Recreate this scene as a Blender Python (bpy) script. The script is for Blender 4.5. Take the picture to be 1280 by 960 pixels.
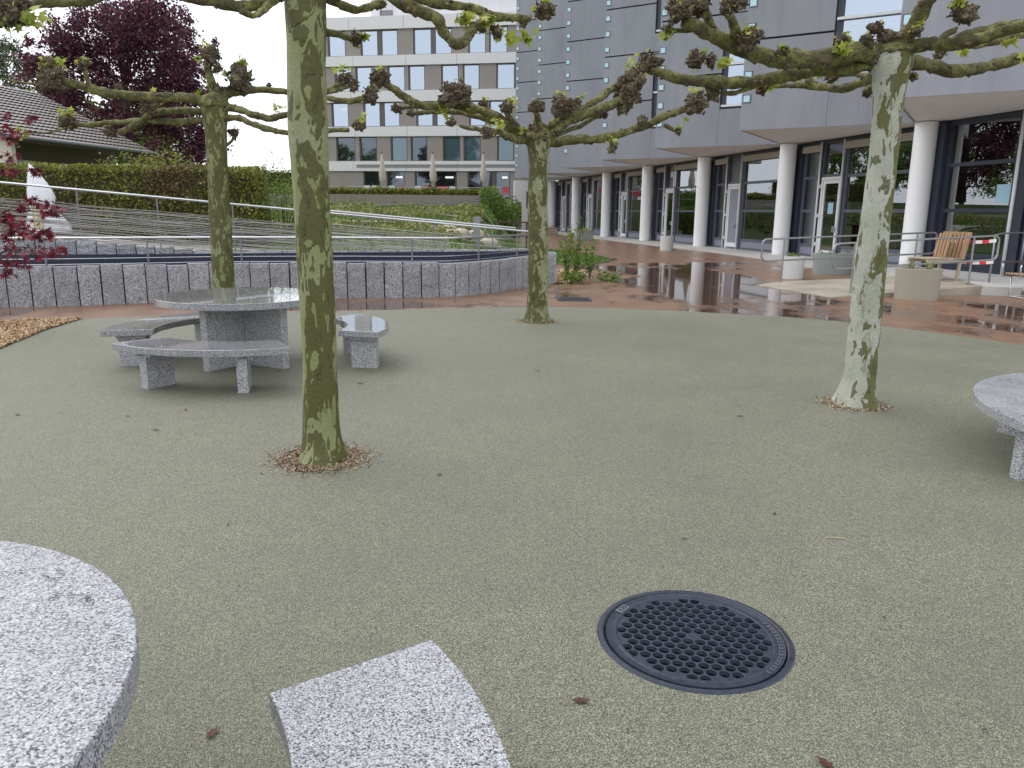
import bpy, math, random
import numpy as np
from mathutils import Vector, Matrix, noise as mnoise
random.seed(7); rng = np.random.default_rng(7)
scene = bpy.context.scene
for o in list(bpy.data.objects): bpy.data.objects.remove(o, do_unlink=True)
COL = scene.collection
R = math.radians
# ------------------------------------------------------------------ camera, sky, sun, exposure
CZ, PITCH, ROLL, FPX = 1.55, R(12.48), R(0.57), 967.0
_f = Vector((0, math.cos(PITCH), -math.sin(PITCH))); _u = Vector((0, math.sin(PITCH), math.cos(PITCH))); _r = Vector((1, 0, 0))
UP = _u*math.cos(ROLL) - _r*math.sin(ROLL); RT = _r*math.cos(ROLL) + _u*math.sin(ROLL); FW = _f
cam_data = bpy.data.cameras.new('camera'); cam = bpy.data.objects.new('camera', cam_data); COL.objects.link(cam)
cam_data.sensor_fit = 'HORIZONTAL'; cam_data.sensor_width = 36.0; cam_data.lens = 36.0*FPX/1280.0
cam_data.clip_start = 0.05; cam_data.clip_end = 3000
cam.matrix_world = Matrix(((RT.x, UP.x, -FW.x, 0), (RT.y, UP.y, -FW.y, 0), (RT.z, UP.z, -FW.z, CZ), (0, 0, 0, 1)))
scene.camera = cam
scene.render.resolution_x, scene.render.resolution_y = 1024, 768
world = bpy.data.worlds.new('World'); scene.world = world; world.use_nodes = True
wt = world.node_tree; wt.nodes.clear()
w_out = wt.nodes.new('ShaderNodeOutputWorld'); w_bg = wt.nodes.new('ShaderNodeBackground')
w_sky = wt.nodes.new('ShaderNodeTexSky'); w_sky.sky_type = 'NISHITA'; w_sky.sun_disc = False
SUN_EL, SUN_AZ = R(52), R(-60)
w_sky.sun_elevation = SUN_EL; w_sky.sun_rotation = SUN_AZ; w_sky.dust_density = 3
w_tc = wt.nodes.new('ShaderNodeTexCoord'); w_no = wt.nodes.new('ShaderNodeTexNoise')
w_no.inputs['Scale'].default_value = 2.0; w_no.inputs['Detail'].default_value = 5
wt.links.new(w_tc.outputs['Generated'], w_no.inputs['Vector'])
w_rp = wt.nodes.new('ShaderNodeValToRGB')          # closed cloud layer: white with soft grey structure
w_rp.color_ramp.elements[0].position = 0.35; w_rp.color_ramp.elements[0].color = (9.3, 9.7, 10.4, 1)
w_rp.color_ramp.elements[1].position = 0.68; w_rp.color_ramp.elements[1].color = (11.6, 11.8, 12.2, 1)
wt.links.new(w_no.outputs['Fac'], w_rp.inputs['Fac'])
w_mx = wt.nodes.new('ShaderNodeMix'); w_mx.data_type = 'RGBA'; w_mx.inputs['Factor'].default_value = 0.9
wt.links.new(w_sky.outputs['Color'], w_mx.inputs['A']); wt.links.new(w_rp.outputs['Color'], w_mx.inputs['B'])
wt.links.new(w_mx.outputs['Result'], w_bg.inputs['Color']); w_bg.inputs['Strength'].default_value = 0.1
wt.links.new(w_bg.outputs[0], w_out.inputs[0])
sl = bpy.data.lights.new('sun', 'SUN'); sl.energy = 0.8; sl.angle = R(50); sl.color = (1.0, 0.97, 0.93)
sun = bpy.data.objects.new('sun', sl); COL.objects.link(sun)
sd = Vector((math.sin(SUN_AZ)*math.cos(SUN_EL), math.cos(SUN_AZ)*math.cos(SUN_EL), math.sin(SUN_EL)))
sun.rotation_euler = sd.to_track_quat('Z', 'Y').to_euler(); sun.location = sd*50
scene.view_settings.view_transform = 'Standard'; scene.view_settings.look = 'None'
scene.view_settings.exposure = 0.54; scene.view_settings.gamma = 1.0
# ------------------------------------------------------------------ photo pixel -> direction -> place
EYE = Vector((0, 0, CZ))
def ray(x, y): return RT*((x-640)/FPX) - UP*((y-480)/FPX) + FW
def atz(x, y, z=0.0):
    d = ray(x, y); return EYE + d*((z-CZ)/d.z)
def atY(x, y, Y):
    d = ray(x, y); return EYE + d*(Y/d.y)
def onplane(x, y, A, B):                     # vertical plane through A and B -> (distance along, z)
    A = Vector((A[0], A[1], 0)); B = Vector((B[0], B[1], 0)); t = (B-A).normalized(); n = Vector((-t.y, t.x, 0))
    d = ray(x, y); s = (A-EYE).dot(n)/d.dot(n); P = EYE + d*s
    return (P-A).dot(t), P.z
# ------------------------------------------------------------------ mesh helpers
class MB:
    def __init__(s): s.v = []; s.f = []
    def add(s, vs, fs):
        b = len(s.v); s.v += [tuple(p) for p in vs]; s.f += [tuple(i+b for i in f) for f in fs]; return s
    def box(s, c, size, rz=0.0, M=None):
        hx, hy, hz = size[0]/2, size[1]/2, size[2]/2; c = Vector(c)
        m = M if M is not None else Matrix.Rotation(rz, 3, 'Z')
        vs = [c + m @ Vector((x*hx, y*hy, z*hz)) for x, y, z in ((-1,-1,-1),(1,-1,-1),(1,1,-1),(-1,1,-1),(-1,-1,1),(1,-1,1),(1,1,1),(-1,1,1))]
        return s.add(vs, [(0,3,2,1),(4,5,6,7),(0,1,5,4),(1,2,6,5),(2,3,7,6),(3,0,4,7)])
    def seg(s, A, B, w, h, up=(0, 0, 1)):        # bar of section w x h from A to B
        A = Vector(A); B = Vector(B); t = (B-A); L = t.length; t.normalize(); up = Vector(up)
        x = t.cross(up)
        if x.length < 1e-4: x = t.cross(Vector((1, 0, 0)))
        x.normalize(); z = x.cross(t)
        M = Matrix((x, t, z)).transposed()
        return s.box((A+B)/2, (w, L, h), M=M)
    def prism(s, poly, z0, z1):
        n = len(poly); vs = [(p[0], p[1], z0) for p in poly] + [(p[0], p[1], z1) for p in poly]
        ar = sum(poly[i][0]*poly[(i+1) % n][1]-poly[(i+1) % n][0]*poly[i][1] for i in range(n))
        fs = [tuple(range(n, 2*n)), tuple(range(n-1, -1, -1))] + [(i, (i+1) % n, n+(i+1) % n, n+i) for i in range(n)]
        if ar < 0: fs = [f[::-1] for f in fs]
        return s.add(vs, fs)
    def tube(s, pts, rad, n=10, caps=True, jit=0.0):
        pts = [Vector(p) for p in pts]; k = len(pts)
        if not hasattr(rad, '__len__'): rad = [rad]*k
        vs = []; fs = []; prev = None
        for i in range(k):
            t = (pts[min(i+1, k-1)] - pts[max(i-1, 0)]).normalized()
            if prev is None:
                a = Vector((0, 0, 1)) if abs(t.z) < .9 else Vector((1, 0, 0)); x = t.cross(a).normalized()
            else: x = (prev - t*prev.dot(t)).normalized()
            prev = x; y = t.cross(x)
            for j in range(n):
                a = 2*math.pi*j/n; rr = rad[i]
                q = pts[i] + (x*math.cos(a)+y*math.sin(a))*rr
                if jit: q += (x*math.cos(a)+y*math.sin(a))*rr*jit*mnoise.noise(q*7/max(.05, rr*6)*.25)
                vs.append(q)
        for i in range(k-1):
            for j in range(n): fs.append((i*n+j, i*n+(j+1) % n, (i+1)*n+(j+1) % n, (i+1)*n+j))
        if caps: fs += [tuple(range(n-1, -1, -1)), tuple(range((k-1)*n, k*n))]
        return s.add(vs, fs)
    def lathe(s, prof, c=(0, 0, 0), n=32, sx=1.0, sy=1.0, close=False):
        k = len(prof); vs = []; fs = []
        for r, z in prof:
            for j in range(n):
                a = 2*math.pi*j/n; vs.append((c[0]+r*sx*math.cos(a), c[1]+r*sy*math.sin(a), c[2]+z))
        rg = k if close else k-1
        for i in range(rg):
            i2 = (i+1) % k
            for j in range(n): fs.append((i*n+j, i*n+(j+1) % n, i2*n+(j+1) % n, i2*n+j))
        if not close:
            if prof[0][0] > 1e-6: fs.append(tuple(range(n-1, -1, -1)))
            if prof[-1][0] > 1e-6: fs.append(tuple(range((k-1)*n, k*n)))
        return s.add(vs, fs)
    def build(s, name, mat, parent=None, smooth=False, bevel=0.0, auto=None):
        me = bpy.data.meshes.new(name); off = origin(parent)
        me.from_pydata([(p[0]-off.x, p[1]-off.y, p[2]-off.z) for p in s.v], [], s.f); me.update()
        ob = bpy.data.objects.new(name, me); COL.objects.link(ob); me.materials.append(mat)
        if parent is not None: ob.parent = parent
        if smooth: me.polygons.foreach_set('use_smooth', [True]*len(me.polygons))
        if auto: me.set_sharp_from_angle(angle=R(auto))
        if bevel:
            b = ob.modifiers.new('bevel', 'BEVEL'); b.width = bevel; b.segments = 2; b.limit_method = 'ANGLE'; b.angle_limit = R(40)
        return ob
def origin(p):
    v = Vector((0, 0, 0))
    while p is not None: v += p.location; p = p.parent
    return v
def tag(o, label=None, cat=None, group=None, kind=None):
    if label: o['label'] = label
    if cat: o['category'] = cat
    if group: o['group'] = group
    if kind: o['kind'] = kind
    return o
def thing(name, label, cat, loc=(0, 0, 0), group=None):
    o = bpy.data.objects.new(name, None); COL.objects.link(o); o.location = loc; o.empty_display_size = .2
    return tag(o, label, cat, group)
def leafcloud(name, C, size, mat, parent=None, shape=None, up=0.0, N=None):
    """many small leaf faces: C (n,3) centres"""
    C = np.asarray(C, float); n = len(C)
    if shape is None: shape = np.array([(-.5, 0, 0), (0, -.38, .06), (.5, 0, 0), (0, .38, .06)])
    shape = np.asarray(shape, float); k = len(shape)
    if N is None:
        N = rng.normal(size=(n, 3)); N[:, 2] += up; 
    N = N/np.linalg.norm(N, axis=1, keepdims=True)
    t = rng.normal(size=(n, 3)); t -= N*(t*N).sum(1, keepdims=True); t /= np.linalg.norm(t, axis=1, keepdims=True); b = np.cross(N, t)
    sz = size*rng.uniform(.6, 1.35, n)
    V = (C[:, None, :] + sz[:, None, None]*(shape[None, :, 0, None]*t[:, None, :] + shape[None, :, 1, None]*b[:, None, :] + shape[None, :, 2, None]*N[:, None, :])).reshape(-1, 3)
    off = origin(parent); V -= np.array(off)
    me = bpy.data.meshes.new(name); me.vertices.add(n*k); me.vertices.foreach_set('co', V.ravel())
    me.loops.add(n*k); me.loops.foreach_set('vertex_index', np.arange(n*k, dtype=np.int32))
    me.polygons.add(n); me.polygons.foreach_set('loop_start', np.arange(0, n*k, k, dtype=np.int32))
    me.update(calc_edges=True)
    at = me.attributes.new('rnd', 'FLOAT', 'POINT'); at.data.foreach_set('value', np.repeat(rng.random(n), k).astype(np.float32))
    me.materials.append(mat); ob = bpy.data.objects.new(name, me); COL.objects.link(ob)
    if parent is not None: ob.parent = parent
    return ob
def copytree(o, dv, parent=None, top=True):
    c = o.copy(); COL.objects.link(c)
    if parent is not None: c.parent = parent
    if top: c.location = Vector(o.location) + Vector(dv)
    for ch in [x for x in bpy.data.objects if x.parent == o]: copytree(ch, dv, c, False)
    return c
# ------------------------------------------------------------------ materials
class NT:
    def __init__(s, name):
        s.m = bpy.data.materials.new(name); s.m.use_nodes = True; s.t = s.m.node_tree; s.b = s.t.nodes['Principled BSDF']
        s.geo = None
    def n(s, ty, **kw):
        nd = s.t.nodes.new(ty)
        for k, v in kw.items():
            if k in nd.inputs: nd.inputs[k].default_value = v
            else: setattr(nd, k, v)
        return nd
    def l(s, a, b): s.t.links.new(a, b)
    def pos(s, sc=(1, 1, 1), rot=(0, 0, 0)):
        if s.geo is None: s.geo = s.n('ShaderNodeNewGeometry')
        mp = s.n('ShaderNodeMapping'); mp.inputs['Scale'].default_value = sc; mp.inputs['Rotation'].default_value = rot
        s.l(s.geo.outputs['Position'], mp.inputs['Vector']); return mp.outputs[0]
    def noise(s, sc, det=3, rough=.55, vec=None, dist=0):
        nd = s.n('ShaderNodeTexNoise', Scale=sc, Detail=det, Roughness=rough, Distortion=dist); s.l(vec or s.pos(), nd.inputs['Vector']); return nd.outputs['Fac']
    def voro(s, sc, vec=None, out='Color', feat='F1', rnd=1.0):
        nd = s.n('ShaderNodeTexVoronoi', feature=feat, Scale=sc, Randomness=rnd); s.l(vec or s.pos(), nd.inputs['Vector']); return nd.outputs[out]
    def ramp(s, fac, els, interp='LINEAR'):
        nd = s.n('ShaderNodeValToRGB'); cr = nd.color_ramp; cr.interpolation = interp
        while len(cr.elements) < len(els): cr.elements.new(0.5)
        for e, (p, c) in zip(cr.elements, els):
            e.position = p; e.color = (c, c, c, 1) if not hasattr(c, '__len__') else (*c, 1)
        s.l(fac, nd.inputs[0]); return nd.outputs[0]
    def mix(s, fac, a, b, mode='MIX'):
        nd = s.n('ShaderNodeMix', data_type='RGBA', blend_type=mode)
        for sock, v in ((nd.inputs['Factor'], fac), (nd.inputs['A'], a), (nd.inputs['B'], b)):
            if hasattr(v, 'is_output'): s.l(v, sock)
            elif hasattr(v, '__len__'): sock.default_value = (*v, 1)
            else: sock.default_value = v
        return nd.outputs['Result']
    def math(s, op, a, b=0.0):
        nd = s.n('ShaderNodeMath', operation=op)
        for i, v in enumerate((a, b)):
            if hasattr(v, 'is_output'): s.l(v, nd.inputs[i])
            else: nd.inputs[i].default_value = v
        return nd.outputs[0]
    def col(s, c):
        if hasattr(c, 'is_output'): s.l(c, s.b.inputs['Base Color'])
        else: s.b.inputs['Base Color'].default_value = (*c, 1)
        return s
    def rough(s, r):
        if hasattr(r, 'is_output'): s.l(r, s.b.inputs['Roughness'])
        else: s.b.inputs['Roughness'].default_value = r
        return s
    def bump(s, h, strength=.3, dist=.01):
        nd = s.n('ShaderNodeBump', Strength=strength, Distance=dist); s.l(h, nd.inputs['Height']); s.l(nd.outputs[0], s.b.inputs['Normal']); return s
    def set(s, **kw):
        for k, v in kw.items(): s.b.inputs[k.replace('_', ' ')].default_value = v
        return s
def plain(name, c, rough=.6, var=.12, sc=6, metal=0.0, bump=0.0, spec=.5):
    t = NT(name); nz = t.noise(sc, 5, .65)
    t.col(t.mix(nz, tuple(x*(1-var) for x in c), tuple(min(1, x*(1+var)) for x in c)))
    t.rough(t.ramp(nz, [(0.3, rough*.85), (.7, min(1, rough*1.15))])); t.set(Metallic=metal)
    t.b.inputs['Specular IOR Level'].default_value = spec
    if bump: t.bump(t.noise(sc*12, 4), bump, .005)
    return t.m
M = {}
# rubber granulate paving: loose crumbs of olive, beige and dark grains
t = NT('granulate'); g = t.voro(290); sep = t.n('ShaderNodeSeparateColor'); t.l(g, sep.inputs[0])
c = t.ramp(sep.outputs[0], [(0, (.05, .054, .036)), (.2, (.108, .112, .075)), (.45, (.19, .193, .13)), (.72, (.262, .26, .177)), (.92, (.46, .445, .325))])
big = t.noise(.7, 6, .68); c = t.mix(t.ramp(big, [(.36, .30), (.62, 0.0)]), c, (.10, .108, .078))
mid = t.noise(5, 3); c = t.mix(t.ramp(mid, [(.4, .12), (.7, 0)]), c, (.10, .10, .08))
gap = t.voro(290, out='Distance'); c = t.mix(t.ramp(gap, [(.45, 0.0), (.8, .6)]), c, (.05, .05, .044))
t.col(c); t.rough(t.ramp(big, [(.3, .5), (.7, .75)])); t.bump(t.ramp(gap, [(0, 1.0), (.8, 0.0)]), .55, .004); M['granulate'] = t.m
# wet red-brown path with standing puddles
t = NT('wet_path'); n1 = t.noise(.34, 5, .55, vec=t.pos((1, .55, 1))); n2 = t.noise(60, 3); n3 = t.noise(1.7, 5); n4 = t.noise(1.1, 6, .6, vec=t.pos((1, .45, 1)))
geo = t.geo; sp = t.n('ShaderNodeSeparateXYZ'); t.l(geo.outputs['Position'], sp.inputs[0])
def blob(cx, cy, rx, ry):
    a = t.math('DIVIDE', t.math('SUBTRACT', sp.outputs[0], cx), rx); b = t.math('DIVIDE', t.math('SUBTRACT', sp.outputs[1], cy), ry)
    return t.math('SUBTRACT', 1.0, t.math('ADD', t.math('MULTIPLY', a, a), t.math('MULTIPLY', b, b)))
bl = t.math('MAXIMUM', blob(4.3, 19.0, 3.4, 7.5), t.math('MAXIMUM', blob(7.6, 12.4, 3.0, 2.2), t.math('MAXIMUM', blob(-3, 13.0, 3, .7), blob(6.0, 13.9, 1.8, .9))))
bl = t.math('MAXIMUM', bl, -.6)
pud = t.math('ADD', t.math('MULTIPLY', bl, .13), t.math('ADD', n1, t.math('MULTIPLY', t.math('SUBTRACT', n4, .5), .62)))
mask = t.ramp(pud, [(.50, 0.0), (.60, 1.0)])
c = t.mix(t.ramp(n3, [(.3, 0.0), (.7, 1.0)]), (.205, .112, .066), (.285, .165, .098))
c = t.mix(t.ramp(n2, [(.35, .45), (.6, 0.0)]), c, (.09, .045, .034)); c = t.mix(mask, c, (.11, .064, .044))
t.col(c); t.rough(t.mix(mask, t.ramp(n3, [(.3, .26), (.7, .42)]), (.035,)*3)); t.set(Coat_IOR=1.33); t.b.inputs['Specular IOR Level'].default_value = .5
h = t.math('MULTIPLY', t.math('ADD', n2, t.math('MULTIPLY', n3, 1.2)), t.math('SUBTRACT', 1.0, mask))
t.bump(h, .35, .006); M['path'] = t.m
def granite(name, wl, rough, sc=150, bump=0.0):
    t = NT(name); v = t.voro(sc, vec=t.pos((1, 1, 1), (.3, .2, .1))); s_ = t.n('ShaderNodeSeparateColor'); t.l(v, s_.inputs[0])
    c = t.ramp(s_.outputs[0], [(0, (.022*wl, .025*wl, .033*wl)), (.14, (.05*wl, .053*wl, .063*wl)), (.17, (.20*wl, .205*wl, .23*wl)), (.45, (.33*wl, .335*wl, .36*wl)), (.5, (.50*wl, .505*wl, .525*wl)), (.9, (.60*wl, .61*wl, .63*wl)), (1, (.8*wl, .8*wl, .8*wl))])
    f = t.noise(sc*.8, 3, .6); c = t.mix(t.ramp(f, [(.5, 0.0), (.7, .55)]), c, (.10*wl, .11*wl, .14*wl))
    f2 = t.noise(2.5, 5, .65); c = t.mix(t.ramp(f2, [(.35, .18), (.65, 0.0)]), c, (.22*wl, .23*wl, .26*wl))
    if bump:
        oi = t.n('ShaderNodeObjectInfo'); c = t.mix(t.ramp(oi.outputs['Random'], [(0, 0.0), (1, .4)]), c, (.20*wl, .20*wl, .22*wl)); st = t.noise(2.4, 5, .7, vec=t.pos((1, 1, .25))); c = t.mix(t.ramp(st, [(.5, 0.0), (.72, .5)]), c, (.17*wl, .165*wl, .165*wl))
    t.col(c); t.rough(t.ramp(t.noise(3, 3), [(.35, rough*.6), (.7, rough*1.4)]))
    if rough < .1: t.b.inputs['Coat Weight'].default_value = .5; t.b.inputs['Coat Roughness'].default_value = .02
    if bump: t.bump(t.math('ADD', t.noise(28, 6, .7), t.math('MULTIPLY', t.noise(110, 3), .4)), bump, .03)
    return t.m
M['granite_polished'] = granite('polished_granite', .76, .06, 270); M['granite_sawn'] = granite('sawn_granite', .95, .5, 190)
M['granite_matte'] = granite('dry_granite', .80, .42, 260); M['granite_rough'] = granite('split_granite', 1.0, .55, 110, .8); M['granite_slab'] = granite('wet_granite_slab', .9, .18)
def bark(name, th, shift, pale, olv, side, lit=(.30, .31, .185)):
    """flaking plane bark: olive plates over paler new bark; 'side' = compass bias of where the old plates stay on"""
    t = NT(name); mp = t.pos((1, 1, .42)); w = t.n('ShaderNodeTexNoise', Scale=5.0, Detail=3.0); t.l(mp, w.inputs['Vector'])
    ad = t.n('ShaderNodeVectorMath', operation='MULTIPLY_ADD'); t.l(w.outputs['Color'], ad.inputs[0]); ad.inputs[1].default_value = (.12, .12, .12); t.l(mp, ad.inputs[2])
    of = t.n('ShaderNodeVectorMath', operation='ADD'); t.l(ad.outputs[0], of.inputs[0]); of.inputs[1].default_value = (shift, shift*.7, shift*.3)
    vec = of.outputs[0]; a = t.noise(8.5, 2.5, .5, vec); b = t.noise(17, 2.5, .5, vec); d = t.noise(45, 5, .65); e = t.noise(3.2, 3, .6)
    s_ = t.n('ShaderNodeSeparateXYZ'); t.l(t.geo.outputs['Normal'], s_.inputs[0]); a = t.math('SUBTRACT', a, t.math('MULTIPLY', s_.outputs[0], side))
    olive = t.mix(e, tuple(x*.75 for x in olv), tuple(x*1.3 for x in olv)); light = t.mix(d, tuple(x*.82 for x in lit), tuple(x*1.15 for x in lit)); light = t.mix(t.ramp(e, [(.4, 0.0), (.65, .8)]), light, pale)
    c = t.mix(t.ramp(a, [(th, 0.0), (th+.012, 1.0)]), olive, light)
    c = t.mix(t.ramp(b, [(.60, 0.0), (.61, .85)]), c, tuple(x*.8 for x in olv)); c = t.mix(t.ramp(b, [(.385, .9), (.395, 0.0)]), c, lit)
    c = t.mix(t.ramp(d, [(.55, 0.0), (.75, .4)]), c, (.12, .10, .06)); c = t.mix(t.ramp(t.noise(90, 3), [(.5, 0.0), (.8, .35)]), c, (.09, .08, .05))
    t.col(c); t.rough(.62); hh = t.math('ADD', t.ramp(a, [(th, 1.0), (th+.02, 0.0)]), t.math('ADD', t.ramp(b, [(.64, 0.0), (.65, 1.0)]), t.math('MULTIPLY', d, .8)))
    t.bump(hh, .9, .010); return t.m
M['bark_olive'] = bark('plane_bark_olive', .485, 1.3, (.27, .28, .17), (.078, .078, .015), .05, (.225, .245, .095))
M['bark_pale'] = bark('plane_bark_pale', .485, 5.2, (.47, .48, .43), (.105, .108, .022), .15, (.36, .375, .30)); M['bark_mid'] = bark('plane_bark_mid', .525, 9.1, (.31, .325, .22), (.075, .072, .015), -.09, (.23, .245, .11))
M['bark_dark'] = bark('plane_bark_dark', .55, 14.7, (.25, .265, .15), (.078, .076, .015), .03, (.20, .215, .08))
def branchbark(name):
    t = NT(name); nz = t.noise(9, 5, .7); n2 = t.noise(38, 5, .7); n3 = t.noise(5, 3)
    c = t.ramp(nz, [(.30, (.035, .027, .014)), (.43, (.082, .077, .02)), (.52, (.145, .145, .036)), (.62, (.25, .25, .085)), (.74, (.42, .41, .24))])
    c = t.mix(t.ramp(n2, [(.48, 0.0), (.62, .85)]), c, (.06, .042, .028)); c = t.mix(t.ramp(n3, [(.55, 0.0), (.7, .6)]), c, (.17, .175, .05)); t.col(c); t.rough(.75); t.bump(t.math('ADD', nz, n2), 1.0, .02); return t.m
M['branch'] = branchbark('plane_branch_bark')
t = NT('pollard_knob_bark'); nz = t.noise(34, 5, .75); v = t.voro(60, out='Distance'); n2 = t.noise(8, 3)
c = t.ramp(nz, [(.3, (.026, .018, .012)), (.46, (.078, .055, .036)), (.56, (.155, .115, .078)), (.68, (.31, .265, .18))]); c = t.mix(t.ramp(n2, [(.52, 0.0), (.68, .55)]), c, (.26, .24, .11))
t.col(c); t.rough(.85); t.bump(t.math('ADD', nz, v), 1.0, .02); M['knob'] = t.m
def leafmat(name, c0, c1, c2, trans=.35, rough=.5):
    t = NT(name); a = t.n('ShaderNodeAttribute', attribute_name='rnd'); nz = t.noise(1.2, 3)
    f = t.math('ADD', t.math('MULTIPLY', a.outputs['Fac'], .65), t.math('MULTIPLY', nz, .5))
    c = t.ramp(f, [(.2, c0), (.55, c1), (.95, c2)]); t.col(c); t.rough(rough)
    tr = t.n('ShaderNodeBsdfTranslucent'); t.l(c, tr.inputs[0]); mx = t.n('ShaderNodeMixShader'); mx.inputs[0].default_value = trans
    t.l(t.b.outputs[0], mx.inputs[1]); t.l(tr.outputs[0], mx.inputs[2]); t.l(mx.outputs[0], t.t.nodes['Material Output'].inputs[0]); return t.m
M['leaf_lime'] = leafmat('lime_shoot_leaf', (.22, .30, .04), (.38, .45, .07), (.55, .52, .12), .45)
M['leaf_beech'] = leafmat('copper_beech_leaf', (.04, .015, .03), (.105, .034, .06), (.22, .07, .09), .4)
M['leaf_hedge'] = leafmat('hedge_leaf', (.09, .10, .022), (.20, .225, .04), (.36, .36, .07), .35)
M['leaf_hedge_brown'] = leafmat('brown_hedge_leaf', (.09, .06, .03), (.17, .11, .05), (.24, .20, .06), .3)
M['leaf_green'] = leafmat('shrub_leaf', (.06, .12, .02), (.13, .23, .035), (.28, .36, .07), .35)
M['leaf_pine'] = leafmat('pale_conifer_needles', (.06, .085, .04), (.11, .14, .07), (.18, .21, .11), .3)
M['leaf_red'] = leafmat('red_maple_leaf', (.05, .008, .016), (.13, .014, .03), (.32, .03, .06), .3)
M['grass'] = leafmat('grass_blade', (.05, .11, .012), (.09, .19, .02), (.16, .26, .04), .3)
M['bed'] = leafmat('bed_foliage', (.12, .13, .045), (.22, .25, .07), (.38, .34, .14), .3)
M['mulch'] = leafmat('bark_chips', (.26, .15, .08), (.50, .34, .19), (.70, .56, .37), .0, .8)
M['mulch_dark'] = leafmat('wet_bark_chips', (.11, .07, .045), (.26, .185, .12), (.50, .41, .29), .0, .8)
M['dead_leaf'] = leafmat('dead_leaf', (.07, .022, .014), (.13, .035, .022), (.16, .05, .03), .15)
M['straw'] = plain('straw', (.45, .38, .22), .7)
M['concrete'] = None
t = NT('grey_facade_concrete'); a = t.noise(.9, 6, .7, vec=t.pos((1, 1, .35))); b = t.noise(22, 4)
c = t.ramp(a, [(.3, (.255, .268, .305)), (.55, (.305, .318, .355)), (.75, (.345, .355, .385))]); c = t.mix(t.ramp(b, [(.4, .15), (.65, 0.0)]), c, (.24, .25, .285))
oi = t.n('ShaderNodeObjectInfo'); st = t.noise(3.2, 5, .7, vec=t.pos((1, 1, .06))); c = t.mix(t.ramp(st, [(.52, 0.0), (.75, .45)]), c, (.20, .21, .235)); c = t.mix(t.ramp(oi.outputs['Random'], [(0, 0.0), (1, .22)]), c, (.22, .23, .27))
t.col(c); t.rough(.7); t.bump(b, .15, .004); M['concrete'] = t.m
M['joint'] = plain('dark_joint', (.045, .05, .06), .8); M['soffit'] = plain('beige_soffit', (.74, .72, .71), .7, .04, 1.5)
M['white_paint'] = plain('white_column_paint', (.86, .86, .88), .5, .04, 2.0); M['white_frame'] = plain('white_door_frame', (.76, .77, .79), .4, .03)
M['navy'] = plain('dark_navy_frame', (.03, .038, .06), .35, .1); M['greyframe'] = plain('slate_grey_frame', (.10, .112, .145), .4, .08)
M['spandrel'] = plain('blue_grey_spandrel', (.24, .26, .32), .4, .06); M['shutterbox'] = plain('beige_blind_box', (.42, .38, .34), .5)
M['steel'] = plain('brushed_steel', (.60, .61, .63), .28, .05, 20, metal=1.0); M['alu'] = plain('galvanised_tube', (.30, .31, .32), .42, .08, 15, metal=.7)
M['post'] = plain('dark_steel_post', (.20, .205, .21), .45, .1, 15, metal=.5); M['siding'] = plain('brown_house_siding', (.15, .125, .105), .8, .15, 4); M['boulder'] = plain('beige_boulder', (.50, .44, .34), .8, .2, 8, bump=.5); M['wire'] = plain('willow_and_wire', (.36, .34, .32), .6, .3, 9); M['lightglass'] = None
t = NT('pale_glass_block'); t.col((.50, .72, .82)).rough(.12); M['lightglass'] = t.m
def glass(name, tint, dark, refl):
    t = NT(name); gl = t.n('ShaderNodeBsdfGlossy', Roughness=0.0); gl.inputs['Color'].default_value = (*tint, 1)
    tr = t.n('ShaderNodeBsdfTransparent'); tr.inputs['Color'].default_value = (*dark, 1); lw = t.n('ShaderNodeFresnel', IOR=1.52)
    f = t.math('MINIMUM', t.math('ADD', t.math('MULTIPLY', lw.outputs[0], 1.6), refl), 1.0); mx = t.n('ShaderNodeMixShader')
    t.l(f, mx.inputs[0]); t.l(tr.outputs[0], mx.inputs[1]); t.l(gl.outputs[0], mx.inputs[2]); t.l(mx.outputs[0], t.t.nodes['Material Output'].inputs[0]); t.t.nodes.remove(t.b)
    return t.m
M['glass'] = glass('shop_glass', (.80, .84, .88), (.62, .66, .68), .22); M['glass_far'] = glass('office_glass', (.64, .72, .82), (.5, .55, .6), .52); M['glass_clear'] = glass('clear_glass', (.7, .78, .85), (.8, .84, .86), .04)
M['water'] = None
t = NT('pond_water'); t.col((.006, .012, .03)).rough(.03); t.set(IOR=1.33); t.bump(t.noise(5, 3), .05, .01); M['water'] = t.m
M['liner'] = plain('navy_pond_liner', (.012, .018, .045), .3, .2)
M['grass_soil'] = plain('grass_ground', (.125, .16, .055), .9, .35, 1.3, bump=.3)
M['earth'] = plain('bed_earth', (.13, .10, .055), .9, .35, 3, bump=.3); M['tread'] = plain('pale_gravel_path', (.40, .37, .33), .8, .12, 5)
t = NT('ramp_concrete'); a = t.noise(1.5, 5, .65); b = t.noise(50, 3); c = t.ramp(a, [(.35, (.30, .26, .20)), (.6, (.44, .40, .33)), (.75, (.52, .49, .44))]); t.col(t.mix(t.ramp(b, [(.4, .2), (.6, 0.0)]), c, (.25, .21, .16))); t.rough(.45); t.bump(b, .2, .003); M['ramp'] = t.m
M['pale_slab'] = plain('pale_kerb_concrete', (.52, .51, .48), .55, .1, 3, bump=.1)
M['iron'] = None
t = NT('cast_iron'); a = t.noise(40, 5, .7); t.col(t.ramp(a, [(.3, (.022, .027, .042)), (.7, (.05, .06, .088))])); t.rough(t.ramp(a, [(.3, .3), (.7, .5)])); t.set(Metallic=.35); t.bump(a, .25, .003); M['iron'] = t.m
M['pit'] = plain('pit_black', (.004, .004, .005), .95)
M['iron_light'] = plain('worn_iron', (.17, .18, .21), .4, .3, 60, metal=.4)
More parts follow.
